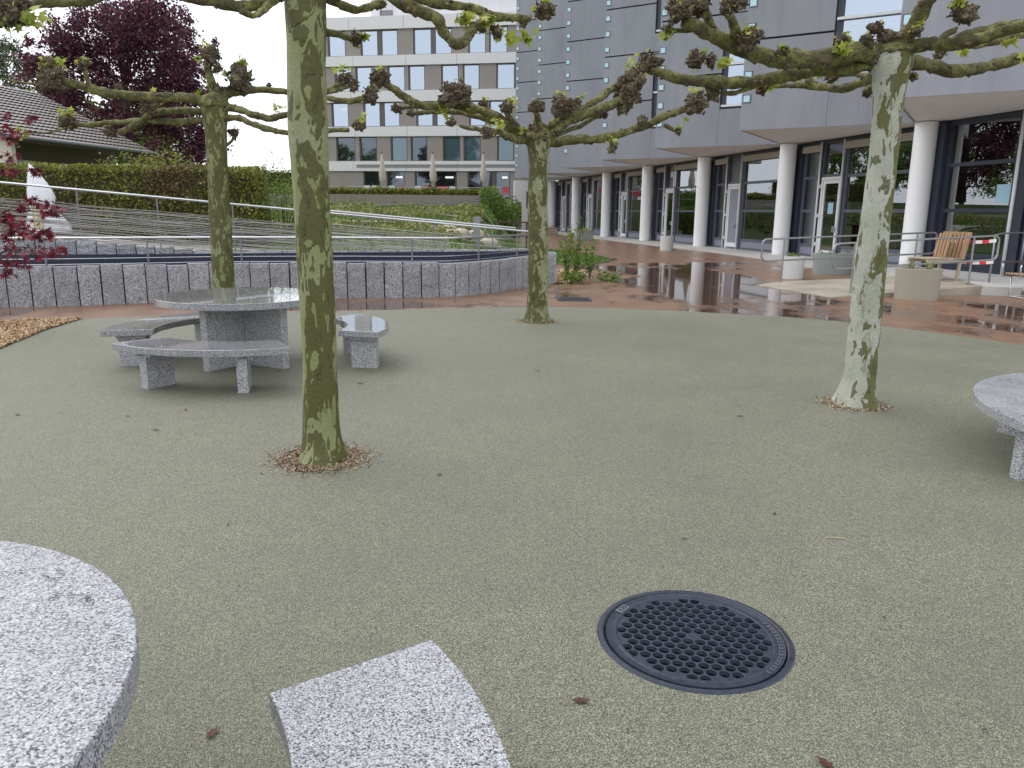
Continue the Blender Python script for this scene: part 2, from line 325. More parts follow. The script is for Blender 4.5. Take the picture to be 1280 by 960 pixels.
M['pot_tan'] = plain('tan_fibre_cement', (.33, .31, .25), .6, .1, 5, bump=.08); M['pot_white'] = plain('pale_fibre_cement', (.60, .61, .60), .55, .06, 5); M['pot_grey'] = plain('grey_green_fibre_cement', (.27, .30, .28), .55, .08, 5)
M['soil'] = plain('pot_soil', (.07, .05, .035), .9, .4, 25, bump=.6); M['gravel'] = plain('pale_pebble', (.45, .42, .38), .7, .4, 60, bump=.6)
t = NT('teak'); wv = t.noise(3, 5, .6, vec=t.pos((14, 14, 1.2))); t.col(t.ramp(wv, [(.3, (.26, .15, .08)), (.55, (.38, .235, .13)), (.75, (.47, .32, .20))])); t.rough(.5); t.bump(wv, .2, .003); M['teak'] = t.m
M['teak_grey'] = plain('weathered_teak', (.42, .35, .26), .65, .18, 20); M['brownwood'] = plain('dark_brown_timber', (.075, .035, .025), .6, .2, 10); M['darkarm'] = plain('dark_armrest', (.06, .045, .04), .4)
M['tape_red'] = plain('red_tape', (.62, .03, .05), .4); M['tape_white'] = plain('white_tape', (.75, .74, .74), .4)
M['paper_blue'] = plain('pale_blue_paper', (.33, .55, .66), .6, .03); M['curtain'] = plain('beige_curtain', (.62, .57, .53), .8, .05); M['interior'] = plain('interior_plaster', (.20, .19, .18), .8); M['int_floor'] = plain('interior_floor', (.14, .12, .10), .4)
M['cladding'] = None
t = NT('taupe_ribbed_cladding'); a = t.noise(1.2, 4); t.col(t.mix(a, (.25, .222, .205), (.31, .275, .255))); t.rough(.5)
ge = t.n('ShaderNodeNewGeometry'); wv = t.n('ShaderNodeTexWave', Scale=2.2, bands_direction='X'); t.l(ge.outputs['Position'], wv.inputs['Vector']); t.bump(wv.outputs['Fac'], .5, .02); M['cladding'] = t.m
M['band'] = plain('white_band_panel', (.68, .67, .68), .5, .04, 1.0); M['plant'] = plain('pale_roof_cladding', (.72, .71, .74), .5, .03, .8); M['louvre'] = plain('grey_louvre', (.22, .21, .22), .5); M['winframe'] = plain('bronze_window_frame', (.10, .088, .082), .4)
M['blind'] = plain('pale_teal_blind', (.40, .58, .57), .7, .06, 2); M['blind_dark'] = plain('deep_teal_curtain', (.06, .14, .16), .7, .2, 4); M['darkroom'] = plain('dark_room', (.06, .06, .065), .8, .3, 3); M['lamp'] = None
t = NT('lit_ceiling_lamp'); t.col((1, .95, .85)); t.b.inputs['Emission Color'].default_value = (1, .93, .82, 1); t.b.inputs['Emission Strength'].default_value = 1.6; M['lamp'] = t.m
t = NT('white_painted_brick'); br = t.n('ShaderNodeTexBrick', Scale=4.5); br.inputs['Color1'].default_value = (.84, .85, .87, 1); br.inputs['Color2'].default_value = (.88, .88, .89, 1); br.inputs['Mortar'].default_value = (.6, .61, .63, 1)
mp = t.pos((1, 1, 1), (R(90), 0, 0)); t.l(mp, br.inputs['Vector']); t.l(br.outputs['Color'], t.b.inputs['Base Color']); t.rough(.6); M['brick'] = t.m
M['canvas'] = plain('beige_canvas', (.58, .49, .44), .8, .08, 4); M['tarp'] = plain('white_tarpaulin', (.72, .74, .78), .35, .05, 3, bump=.1); M['chair_red'] = plain('red_plastic', (.52, .06, .09), .4); M['chair_white'] = plain('white_plastic', (.7, .7, .7), .4)
M['tile'] = plain('grey_brown_roof_tile', (.20, .175, .165), .5, .25, 2.5); M['plaster'] = plain('cream_plaster', (.62, .58, .50), .8, .06, 1.5, bump=.1); M['eave'] = plain('dark_eave_board', (.075, .06, .055), .6); M['gutter'] = plain('slate_gutter', (.10, .115, .13), .4)
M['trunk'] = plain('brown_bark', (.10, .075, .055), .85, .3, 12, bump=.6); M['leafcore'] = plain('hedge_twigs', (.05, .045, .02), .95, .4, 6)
M['taupe_wall'] = plain('taupe_retaining_wall', (.27, .235, .21), .75, .12, 2); M['yellow'] = plain('yellow_board', (.55, .45, .2), .6); M['wound'] = plain('red_brown_wound', (.09, .028, .02), .75, .4, 40, bump=.4)
# ------------------------------------------------------------------ the setting
def lerp_list(x, tab):
    for (a, u), (b, v) in zip(tab, tab[1:]):
        if x <= b: return u + (v-u)*max(0, (x-a))/(b-a)
    return tab[-1][1]
def sst(t): t = max(0, min(1, t)); return t*t*(3-2*t)
HT = [(18, -.06), (19.6, -.06), (21, .12), (24, .5), (30, 1.0), (40, 1.45), (50, 1.75), (54.4, 1.85), (54.6, 2.68), (2000, 2.68)]
def hill(x, y):
    h = lerp_list(y, HT); s = sst((0.6 - x)/3.0) if y < 40 else (sst((-.2-x)/1.6) if y < 66 else sst((3.2-x)/1.5))
    return -.06 + (h+.06)*s + (.05*mnoise.noise(Vector((x*.4, y*.4, 0)))*s if y < 54 else 0)
def catmull(pts, per=6):
    P = [Vector(p) for p in pts]; out = []
    for i in range(len(P)-1):
        a, b, c_, d = P[max(i-1, 0)], P[i], P[i+1], P[min(i+2, len(P)-1)]
        for k in range(per):
            u = k/per; out.append(.5*((2*b)+(c_-a)*u+(2*a-5*b+4*c_-d)*u*u+(3*b-a-3*c_+d)*u**3))
    out.append(P[-1]); return out
xs = [-900, -300, -120, -70] + list(np.arange(-48, 5, 1.0)) + [6, 10, 20, 40, 100, 300, 900]
ys = [-400, -60, -10, 8, 16] + list(np.arange(18, 54.4, .8)) + [54.4, 54.6, 58, 62, 65.8, 66.6, 70, 90, 130, 300, 1200]
b = MB(); b.v = [(x, y, hill(x, y)) for y in ys for x in xs]; w = len(xs)
b.f = [(j*w+i, j*w+i+1, (j+1)*w+i+1, (j+1)*w+i) for j in range(len(ys)-1) for i in range(w-1)]
tag(b.build('ground', M['grass_soil'], smooth=False), kind='structure')
def holed(poly, z, c=(.69, 2.628), r_=.335):
    """flat sheet with a round opening, as two polygons that meet left and right of it"""
    import bmesh
    bm = bmesh.new(); f = bm.faces.new([bm.verts.new((x, y, z)) for x, y in poly]); bm.normal_update()
    if f.normal.z < 0: f.normal_flip()
    bmesh.ops.bisect_plane(bm, geom=bm.faces[:]+bm.edges[:]+bm.verts[:], plane_co=(0, c[1], 0), plane_no=(0, 1, 0))
    b = MB()
    for f in bm.faces:
        P = [tuple(v.co) for v in f.verts]; up = f.calc_center_median().y > c[1]; n = len(P)
        for i in range(n):
            p, q = P[i], P[(i+1) % n]
            if abs(p[1]-c[1]) < 1e-5 and abs(q[1]-c[1]) < 1e-5 and min(p[0], q[0]) < c[0]-r_ and max(p[0], q[0]) > c[0]+r_:
                arc = [(c[0]+r_*math.cos(a), c[1]+(1 if up else -1)*r_*math.sin(a), z) for a in np.linspace(math.pi, 0, 33)]
                if q[0] < p[0]: arc = arc[::-1]
                P = P[:i+1]+arc+P[i+1:]; break
        b.add(P, [tuple(range(len(P)))])
    bm.free(); return b
tag(holed([(-15, -9), (30, -9), (30, 78), (-15, 78)], 0.0).build('path', M['path']), kind='structure')
E1 = catmull([atz(x, y) for x, y in ((0, 437), (58, 413), (100, 400), (200, 396), (300, 392), (480, 388), (660, 384), (800, 387), (900, 392), (1000, 398), (1120, 410), (1280, 432))] + [Vector((7.6, 6.8, 0)), Vector((8.4, 3, 0)), Vector((8.4, -6, 0))], 6)
poly = [(p.x, p.y) for p in E1] + [(-9, -6), (-9, 3), (-7.2, 6.2)]
tag(holed(poly, .006).build('granulate_paving', M['granulate']), kind='structure')
# loose crumbs near the camera and pale bark bed at the left
bedp = [atz(x, y) for x, y in ((-60, 458), (0, 437), (58, 413), (104, 399), (60, 401), (0, 404), (-60, 408))]
b = MB(); b.add([(p.x, p.y, .012) for p in bedp], [tuple(range(len(bedp)))]); tag(b.build('bark_bed_ground', M['earth']), kind='structure')
def inpoly(x, y, P):
    r = False; j = len(P)-1
    for i in range(len(P)):
        if (P[i][1] > y) != (P[j][1] > y) and x < (P[j][0]-P[i][0])*(y-P[i][1])/(P[j][1]-P[i][1])+P[i][0]: r = not r
        j = i
    return r
def scatter_poly(P, n, z0, dz):
    P = [(p[0], p[1]) for p in P]; x0, x1 = min(p[0] for p in P), max(p[0] for p in P); y0, y1 = min(p[1] for p in P), max(p[1] for p in P); out = []
    while len(out) < n:
        x, y = random.uniform(x0, x1), random.uniform(y0, y1)
        if inpoly(x, y, P): out.append((x, y, z0+random.random()*dz))
    return out
CHIP = np.array([(-.5, -.2, 0), (.5, -.16, .05), (.45, .2, 0), (-.4, .22, .06)])
o = leafcloud('bark_mulch', scatter_poly(bedp, 11000, .014, .03), .036, M['mulch'], shape=CHIP, up=2.0); tag(o, 'pale tan bark chips spread in bed beside the granite pond wall', 'mulch', kind='stuff')
# ---- pond: near palisade wall, water, far wall, ramp
WL = catmull([(-12.5, 10.9, 0), (-8.11, 12.25, 0), (-7.02, 12.65, 0), (-6.01, 13.15, 0), (-4.95, 13.65, 0), (-3.24, 14.08, 0), (-2.21, 14.22, 0), (-1.3, 14.42, 0), (-.68, 15.0, 0), (-.05, 16.0, 0), (.32, 16.72, 0), (.6, 17.18, 0), (.78, 17.55, 0)], 10)
def resample(P, step):
    out = [P[0].copy()]; acc = 0.0
    for a, b_ in zip(P, P[1:]):
        L = (b_-a).length; s = step-acc
        while s <= L: out.append(a.lerp(b_, s/L)); s += step
        acc = (acc+L) % step
    return out
def offset(P, d):
    out = []
    for i in range(len(P)):
        t = (P[min(i+1, len(P)-1)]-P[max(i-1, 0)]).normalized(); out.append(P[i]+Vector((-t.y, t.x, 0))*d)
    return out
def stone(p0, p1, th, z0, z1, parent, mat, amp=.012, name='stone'):
    """one split granite block, front face p0->p1 (front looks to the right of that direction)"""
    t = (p1-p0); L = t.length; t = t.normalized(); nin = Vector((-t.y, t.x, 0)); g = random.uniform(.007, .014); L2 = L-2*g; nx, nz = 6, 9
    dz = random.uniform(-.015, .015); lean = random.uniform(-.01, .012); sd = Vector((random.random()*50, random.random()*50, 0)); vs = []; fs = []
    for j in range(nz+1):
        for i in range(nx+1):
            u, v = i/nx, j/nz; edge = min(u, 1-u, 1-v)*8; q = p0 + t*(g+L2*u); z = z0+(z1+dz-z0)*v
            d = amp*(mnoise.noise(Vector((u*2.2, v*4, 0))+sd)*1.5 + mnoise.noise(Vector((u*7, v*12, 0))+sd)*.8) - .012*min(1, edge) + lean*v
            zz = z + (.006*mnoise.noise(Vector((u*5, 9, 0))+sd) if j == nz else 0); r_ = q+nin*d; vs.append((r_.x, r_.y, zz))
    m = nx+1
    for j in range(nz):
        for i in range(nx): fs.append((j*m+i, j*m+i+1, (j+1)*m+i+1, (j+1)*m+i))
    bq = len(vs)
    for q, z in ((p0+t*g+nin*th, z0), (p1-t*g+nin*th, z0), (p1-t*g+nin*th, z1+dz), (p0+t*g+nin*th, z1+dz)): vs.append((q.x, q.y, z))
    fs.append(tuple([bq+3]+[nz*m+i for i in range(m)]+[bq+2])); fs.append(tuple([bq]+[j*m for j in range(nz+1)]+[bq+3])); fs.append(tuple([bq+1, bq+2]+[j*m+nx for j in range(nz, -1, -1)])); fs.append((bq, bq+3, bq+2, bq+1))
    return MB().add(vs, fs).build(name, mat, parent)
wall = thing('granite_palisade_wall', 'low curved wall of upright split grey granite stones in front of the pond', 'wall', (-3, 14.1, 0))
S = resample(WL, .335)
for a, c_ in zip(S, S[1:]): stone(a, c_, .2, -.05, .63, wall, M['granite_rough'])
stone(Vector((.74, 17.5, 0)), Vector((.98, 17.52, 0)), .35, -.05, .68, wall, M['granite_rough'], .006, 'end_block')
FE = catmull([(-13, 13.6, 0), (-8.4, 15.0, 0), (-3.8, 16.6, 0), (-.4, 17.9, 0), (.72, 18.35, 0)], 8)
zr = lambda x: .07 + (1.0-x)*.089
inner = offset(WL, .17); wp = [(p.x, p.y) for p in inner] + [(p.x, p.y+.05) for p in reversed(FE)]
b = MB(); b.add([(x, y, .555) for x, y in wp], [tuple(range(len(wp)))]); tag(b.build('pond_water', M['water']), kind='structure')
b = MB(); FEs = resample(FE, .6)
for a, c_ in zip(FEs, FEs[1:]): b.seg(Vector((a.x, a.y+.06, .56)), Vector((c_.x, c_.y+.06, .56)), .1, .25)
tag(b.build('pond_liner', M['liner']), kind='structure')
fw = thing('granite_kerb_wall', 'granite block wall carrying the ramp along the far side of the pond', 'wall', (-6, 15.9, .5))
S2 = resample(FE, .345)
for a, c_ in zip(S2, S2[1:]):
    xm = (a.x+c_.x)/2; up = Vector((0, .02, 0))
    if zr(xm) > .74: stone(a+up, c_+up, .22, .688, zr(xm)+.04, fw, M['granite_rough'], .008)
    else: stone(a+up, c_+up, .32, .688, .725, fw, M['granite_slab'], .003, 'coping_stone')
b = MB(); R0 = offset(FE, .3); R1 = offset(FE, 2.0)
for i in range(len(R0)-1):
    q = [R0[i], R0[i+1], R1[i+1], R1[i]]; b.add([(p.x, p.y, -.1) for p in q]+[(p.x, p.y, zr(p.x)-.02) for p in q], [(4, 5, 6, 7), (0, 1, 5, 4), (2, 3, 7, 6), (1, 2, 6, 5), (3, 0, 4, 7)])
tag(b.build('ramp_path', M['tread']), kind='structure')
# ---- railings
def railing(name, label, top, base, post_at, mat, wires=(), rail_r=.021, post_r=.016, wire_r=.006, group=None, infill=None):
    """top: list of rail points; base(p): z of the foot; post_at: indices"""
    o = thing(name, label, 'railing', (top[0].x, top[0].y, 0), group)
    MB().tube(top, rail_r, 10).build('handrail', mat, o, smooth=True, auto=40)
    for i in post_at:
        p = top[i]; MB().tube([(p.x, p.y, base(p)), (p.x, p.y, p.z-.05), (p.x, p.y, p.z-.01)], [post_r, post_r, .008], 8).build('post', M['post'], o, smooth=True, auto=40)
    for dz in wires: MB().tube([(p.x, p.y, p.z-dz) for p in top], wire_r, 6).build('wire', mat, o, smooth=True)
    return o
rl = [Vector((p.x, p.y, 1.08 + .012*max(0, p.x+1.2))) for p in resample(offset(WL, .12), .25)]
railing('pond_railing', 'slim steel handrail with thin wires standing on the near granite pond wall', rl, lambda p: .6, range(3, len(rl), 6), M['steel'], (.33, .42))
up1 = [Vector((p.x, p.y, zr(p.x)+1.0)) for p in resample(offset(FE, .22), .35)]
rr = railing('ramp_railing', 'sloping steel handrail with woven willow infill above the far pond wall', up1, lambda p: zr(p.x)-.05, range(2, len(up1), 4), M['steel'])
b = MB()
for k in range(24):
    f = k/23; ph = random.random()*9
    pts = [(p.x, p.y-.02+.015*math.sin(i*1.7+ph), zr(p.x)+.04+.68*f + .035*mnoise.noise(Vector((i*.3, k*3.1, 1)))) for i, p in enumerate(up1) if p.x < -1.2]
    b.tube(pts, random.uniform(.005, .013), 5, caps=False)
o = b.build('wire_infill', M['wire'], rr); o['kind'] = 'stuff'
b = MB()
for k in range(7):
    pts = [(p.x, p.y-.02, zr(p.x)+.08+.12*k) for p in up1 if p.x > -1.4]; b.tube(pts, .006, 5, caps=False)
o = b.build('rod_infill', M['alu'], rr); o['kind'] = 'stuff'
up2 = [Vector((p.x, p.y, zr(p.x)+1.02)) for p in resample(offset(FE, 1.75), .35) if p.x > -4.6]
railing('ramp_railing', 'second sloping steel handrail along the back edge of the pond ramp', up2, lambda p: zr(p.x)-.05, range(3, len(up2), 4), M['steel'], (.3, .5, .7))
# ---- white covered object and pale boards on the ramp
tl = thing('covered_patio_parasol', 'tall bundle wrapped in white tarpaulin behind the ramp railing', 'cover', (*(atY(60, 296, 16.6).xy), zr(-9.8)))
cx, cy = tl.location.x, tl.location.y; b = MB(); prof = []; vs = []; fs = []; nseg = 28; rings = [(0, .36), (.15, .37), (.33, .31), (.48, .235), (.6, .23), (.75, .245), (.9, .215), (1.05, .165), (1.2, .11), (1.33, .055), (1.42, .008)]
for j, (z, r_) in enumerate(rings):
    for i in range(nseg):
        a = 2*math.pi*i/nseg; q = r_*(1+.26*math.sin(i*1.8+j*.25)*(.5+.5*math.sin(i*.9+1))+.1*mnoise.noise(Vector((i*.9, j*.8, 3)))); vs.append((cx-(.30-r_)*.75+q*math.cos(a), cy+q*.7*math.sin(a), tl.location.z+z))
for j in range(len(rings)-1):
    for i in range(nseg): fs.append((j*nseg+i, j*nseg+(i+1) % nseg, (j+1)*nseg+(i+1) % nseg, (j+1)*nseg+i))
b.add(vs, fs).build('tarpaulin', M['tarp'], tl, smooth=True)
for dx in (-.05, .03, .1): MB().box((cx+dx, cy-.33, tl.location.z+.34), (.045, .03, .5)).build('yellow_slat', M['yellow'], tl)
# ---- lawn tongue, planting beds on the slope, terraces
lawn = catmull([Vector(p) for p in ((1.1, 24.2, 0), (2.0, 23.9, 0), (3.2, 26.0, 0), (3.1, 28.5, 0), (2.2, 32, 0), (.6, 34, 0), (-1, 32, 0), (-.5, 26, 0), (1.1, 24.2, 0))], 5)[:-1]
b = MB(); b.prism([(p.x, p.y) for p in lawn], -.02, .03); tag(b.build('lawn', M['grass_soil']), kind='structure')
BL = np.array([(-.08, 0, 0), (.08, 0, 0), (.02, 1, .1)])
def grassfield(pts, h, name, label):
    C = np.array(pts); n = len(C); N = rng.normal(size=(n, 3)); N[:, 2] *= .15; N /= np.linalg.norm(N, axis=1, keepdims=True)
    t = np.cross(N, np.array([0, 0, 1.])); t /= np.linalg.norm(t, axis=1, keepdims=True); u = np.tile(np.array([0, 0, 1.]), (n, 1)) + rng.normal(size=(n, 3))*.35; s = h*rng.uniform(.5, 1.3, n)
    V = (C[:, None, :] + s[:, None, None]*(BL[None, :, 0, None]*t[:, None, :]*1.6 + BL[None, :, 1, None]*u[:, None, :])).reshape(-1, 3)
    me = bpy.data.meshes.new(name); me.from_pydata(V.tolist(), [], [(3*i, 3*i+1, 3*i+2) for i in range(n)])
    at = me.attributes.new('rnd', 'FLOAT', 'POINT'); at.data.foreach_set('value', np.repeat(rng.random(n), 3).astype(np.float32)); me.materials.append(M['grass'])
    o = bpy.data.objects.new(name, me); COL.objects.link(o); return tag(o, label, 'grass', kind='stuff')
grassfield(scatter_poly(lawn, 16000, .02, .01), .07, 'grass', 'mown green grass tongue beside the wet red path')
sl_pts = []
while len(sl_pts) < 26000:
    x, y = random.uniform(-13, .3), random.uniform(20, 52)
    if x > -.34*y-6: sl_pts.append((x, y, hill(x, y)-.01))
grassfield(sl_pts, .14, 'slope_grass', 'rough grass growing over the slope behind the ramp')
def bedcloud(name, label, x0, x1, y0, y1, h, n, mat, size=.11, cat='planting', kind='stuff', lo=.0):
    P = []
    while len(P) < n:
        x, y = random.uniform(x0, x1), random.uniform(y0, y1); k = max(lo, .35+.9*mnoise.noise(Vector((x*.8, y*.5, 3))))
        P.append((x, y, hill(x, y)+random.random()*h*k))
    return tag(leafcloud(name, P, size, mat, up=.6), label, cat, kind=kind)
bedcloud('ground_cover', 'yellow green ground cover planted along the slope behind the pond', -9, -1.0, 26, 31, .75, 6000, M['bed'])
bedcloud('ground_cover', 'fresh green planting band below the taupe retaining wall', -12, -.6, 44, 53.0, .42, 8000, M['leaf_green'], .16)
bedcloud('ground_cover', 'brownish green perennials between the slope paths', -12, -1.5, 35, 42, .8, 6000, M['bed'], .14)
o = bedcloud('terrace_hedge', 'clipped olive green hedge strip along the terrace edge', -18, 0.2, 54.8, 55.9, .85, 12000, M['leaf_hedge'], .15, 'hedge', None, .5)
for k_, (ya_, yb_, nm_) in enumerate(((31.6, 33.2, 'slope_path'), (42.2, 43.6, 'slope_path'))):
    b = MB(); vs = []; xs_ = np.linspace(-16, -.8, 40)
    for x in xs_: vs += [(x, ya_+.35*math.sin(x*.3), hill(x, ya_+.35*math.sin(x*.3))+.05), (x, yb_+.35*math.sin(x*.3), hill(x, yb_+.35*math.sin(x*.3))+.05)]
    b.add(vs, [(2*i, 2*i+2, 2*i+3, 2*i+1) for i in range(39)]); tag(b.build(nm_, M['tread']), kind='structure')
for i in range(9):
    bx_, by_ = atY(548+i*9+random.uniform(-3, 3), 290, 27.5+random.random()).x, 27.0+random.random()*1.6; r_ = random.uniform(.16, .3); b = MB(); b.lathe([(0, -.5), (.8, -.45), (1, -.1), (.85, .4), (.45, .62), (0, .66)], (0, 0, 0), 10)
    b.v = [(bx_+r_*1.3*v[0]*(1+.3*mnoise.noise(Vector(v)*1.7+Vector((i, 0, 0)))), by_+r_*v[1], hill(bx_, by_)+r_*.5+r_*v[2]*(1+.3*mnoise.noise(Vector(v)*2+Vector((0, i, 0))))) for v in b.v]
    tag(b.build('boulder', M['boulder'], smooth=True), 'pale beige boulder lying in the planting on the slope', 'boulder', 'boulders on the slope')
sb = thing('wall_shrub', 'dense fresh green shrub against the white brick end wall', 'shrub', (-.5, 52.5, 1.2)); P_ = []
while len(P_) < 5200:
    x, y, z = random.uniform(-2.2, .5), random.uniform(50.5, 54.2), random.uniform(0, 1)
    hh = 1.3+.9*sst((x+2.2)/2.0)+.5*mnoise.noise(Vector((x*1.3, y, 4)))
    P_.append((x, y, max(0, hill(x, y))+z**.6*hh))
leafcloud('foliage', P_, .13, M['leaf_green'], sb); MB().tube([(-.5, 52.5, .3), (-.5, 52.5, 2.2)], [.05, .02], 6).build('stem', M['trunk'], sb)
rw = thing('retaining_wall', 'long low taupe retaining wall under the terrace hedge', 'wall', (-8, 54.3, 2))
for i in range(8): MB().box((-17.2+i*2.0, 54.32, 2.3), (1.985, .2, .76)).build('wall_panel', M['taupe_wall'], rw)
for i in range(5): pass
def prail(name, label, pixels, Y, h=1.0, posts=None, r=.028):
    P = [atY(x, y, Yv) for (x, y), Yv in zip(pixels, Y)]; L = []
    for a, c_ in zip(P, P[1:]):
        k = max(2, int((c_-a).length/1.2)); L += [a.lerp(c_, i/k) for i in range(k)]
    L.append(P[-1]); return railing(name, label, L, lambda p: hill(p.x, p.y)-.03, range(0, len(L), 2), M['alu'], (), r, .018)
prail('terrace_railing', 'thin metal railing on top of the terrace hedge before the taupe building', [(400, 233), (520, 234.5), (628, 235)], [56.2, 56.2, 56.2])
prail('slope_railing', 'metal handrail rising across the slope towards the white brick wall', [(404, 260), (470, 257), (540, 254), (600, 249), (645, 245.5)], [44, 45, 47, 50, 53])
prail('slope_railing', 'metal handrail zigzagging down the slope from its hairpin bend', [(600, 250.5), (519, 258), (556, 269), (580, 271.5), (581, 276)], [46, 44, 36, 34, 34])
prail('slope_railing', 'short metal handrail low on the slope among yellow planting', [(404, 272), (460, 270), (516, 269)], [36, 37, 38])
sg = thing('sign_pillar', 'slim grey information pillar standing in the slope planting', 'sign', (*(atY(596, 284, 27).xy), hill(-1.3, 27)))
zb = sg.location.z; MB().box((sg.location.x, 27, zb+.45), (.24, .1, .9)).build('panel', M['spandrel'], sg, bevel=.01); MB().box((sg.location.x, 26.945, zb+.55), (.19, .006, .5)).build('face', M['alu'], sg)
br_ = thing('timber_bench', 'long dark brown timber bench in front of the white brick wall', 'bench', (0.1, 36, 0)); x0, x1 = atY(619, 278, 36).x, atY(664, 278, 36).x; zt = atY(640, 277, 36).z
for k in range(3): MB().box(((x0+x1)/2, 36+.16*k, zt-.03), (x1-x0, .14, .06)).build('slat', M['brownwood'], br_)
for x in (x0+.2, x1-.2): MB().box((x, 36.16, (zt-.06+hill(x, 36))/2), (.08, .4, zt-.06-hill(x, 36)+.05)).build('leg', M['brownwood'], br_)
for x, y, h, st in ((1.25, 18.3, 1.25, 5), (1.5, 18.6, 1.3, 5), (1.85, 18.9, 1.0, 4)):
    s_ = thing('young_shrub', {1.25: 'young leafy shrub right beside the granite end block', 1.5: 'taller young shrub behind the end block shrub', 1.85: 'slender young shrub leaning towards the lawn'}[x], 'shrub', (x, y, 0), 'young shrubs in the small bark bed'); Lp = []
    for k in range(st):
        a = random.random()*6.28; dx, dy = .13*math.cos(a), .13*math.sin(a); hh = h*random.uniform(.6, 1.1); P = [(x+dx*f+.03*math.sin(f*5), y+dy*f, hh*f) for f in (0, .3, .6, 1)]
        MB().tube(P, [.012, .01, .007, .003], 6).build('stem', M['trunk'], s_)
        for f in np.linspace(.2, 1, 16): Lp += [(x+dx*f+random.gauss(0, .045), y+dy*f+random.gauss(0, .045), hh*f+random.gauss(0, .03)) for _ in range(3)]
    leafcloud('foliage', Lp, .075, M['leaf_green'], s_)
for i in range(5):
    a = random.uniform(1.2, 2.4); bq = 17.9+random.random()*.5; s_ = thing('low_shrub', 'small bright green mound of leaves in the pale bark bed', 'shrub', (a, bq, 0), 'low mounds in the small bark bed'); leafcloud('foliage', [(a+random.gauss(0, .09), bq+random.gauss(0, .09), abs(random.gauss(.1, .07))) for _ in range(150)], .06, M['leaf_green'], s_)
mb = [atz(x, y) for x, y in ((692, 355), (718, 353), (737, 345), (728, 339), (700, 338), (690, 340))]
b = MB(); b.add([(p.x, p.y, .012) for p in mb], [tuple(range(len(mb)))]); tag(b.build('shrub_bed_ground', M['earth']), kind='structure')
tag(leafcloud('bark_mulch', scatter_poly(mb, 1800, .015, .04), .06, M['mulch'], shape=CHIP, up=2), 'pale bark chips under the young shrubs', 'mulch', kind='stuff')
for x in (735.5, 740.5):
    p = atz(x, 316); s_ = tag(MB().tube([(p.x, p.y, 0), (p.x, p.y, .9)], .012, 6).build('garden_stake', M['alu']), 'thin metal stake upright in the lawn tongue', 'stake', 'stakes in the lawn tongue')
# ------------------------------------------------------------------ grey building with zigzag upper floors
H = 4.133; P0 = Vector((11.517, 22.69, 0)); AZ = -.195; D = Vector((math.sin(AZ), math.cos(AZ), 0)); Nn = Vector((-math.cos(AZ), math.sin(AZ), 0)); SP = 7.213
def L_(a, o, z=0.0): return P0 + D*a + Nn*o + Vector((0, 0, z))
bld = thing('grey_zigzag_building', 'grey concrete building with zigzag upper floors over a glazed arcade of white columns', 'building', tuple(L_(18, 0)))
TOP = 21.0; ZJ = [H, 6.76, 8.85, 10.94, 13.03, 15.12, 17.2, 19.3, TOP]; WIN = [(5.5, 7.95), (9.66, 12.1), (13.85, 16.3)]
def wallquad(A, B, u0, u1, z0, z1, th, out, name, mat, parent, bevel=0.0):
    """slab on the vertical plane A->B between u0..u1, z0..z1; 'out' shifts along the outward normal"""
    t = (B-A).normalized(); n = Vector((-t.y, t.x, 0))           # left of A->B looks to the plaza
    c_ = A + t*(u0+u1)/2 + n*(out+th/2); M3 = Matrix((t, n, Vector((0, 0, 1)))).transposed()
    return MB().box((c_.x, c_.y, (z0+z1)/2), (u1-u0, th, z1-z0), M=M3).build(name, mat, parent, bevel=bevel)
sq_mesh = None
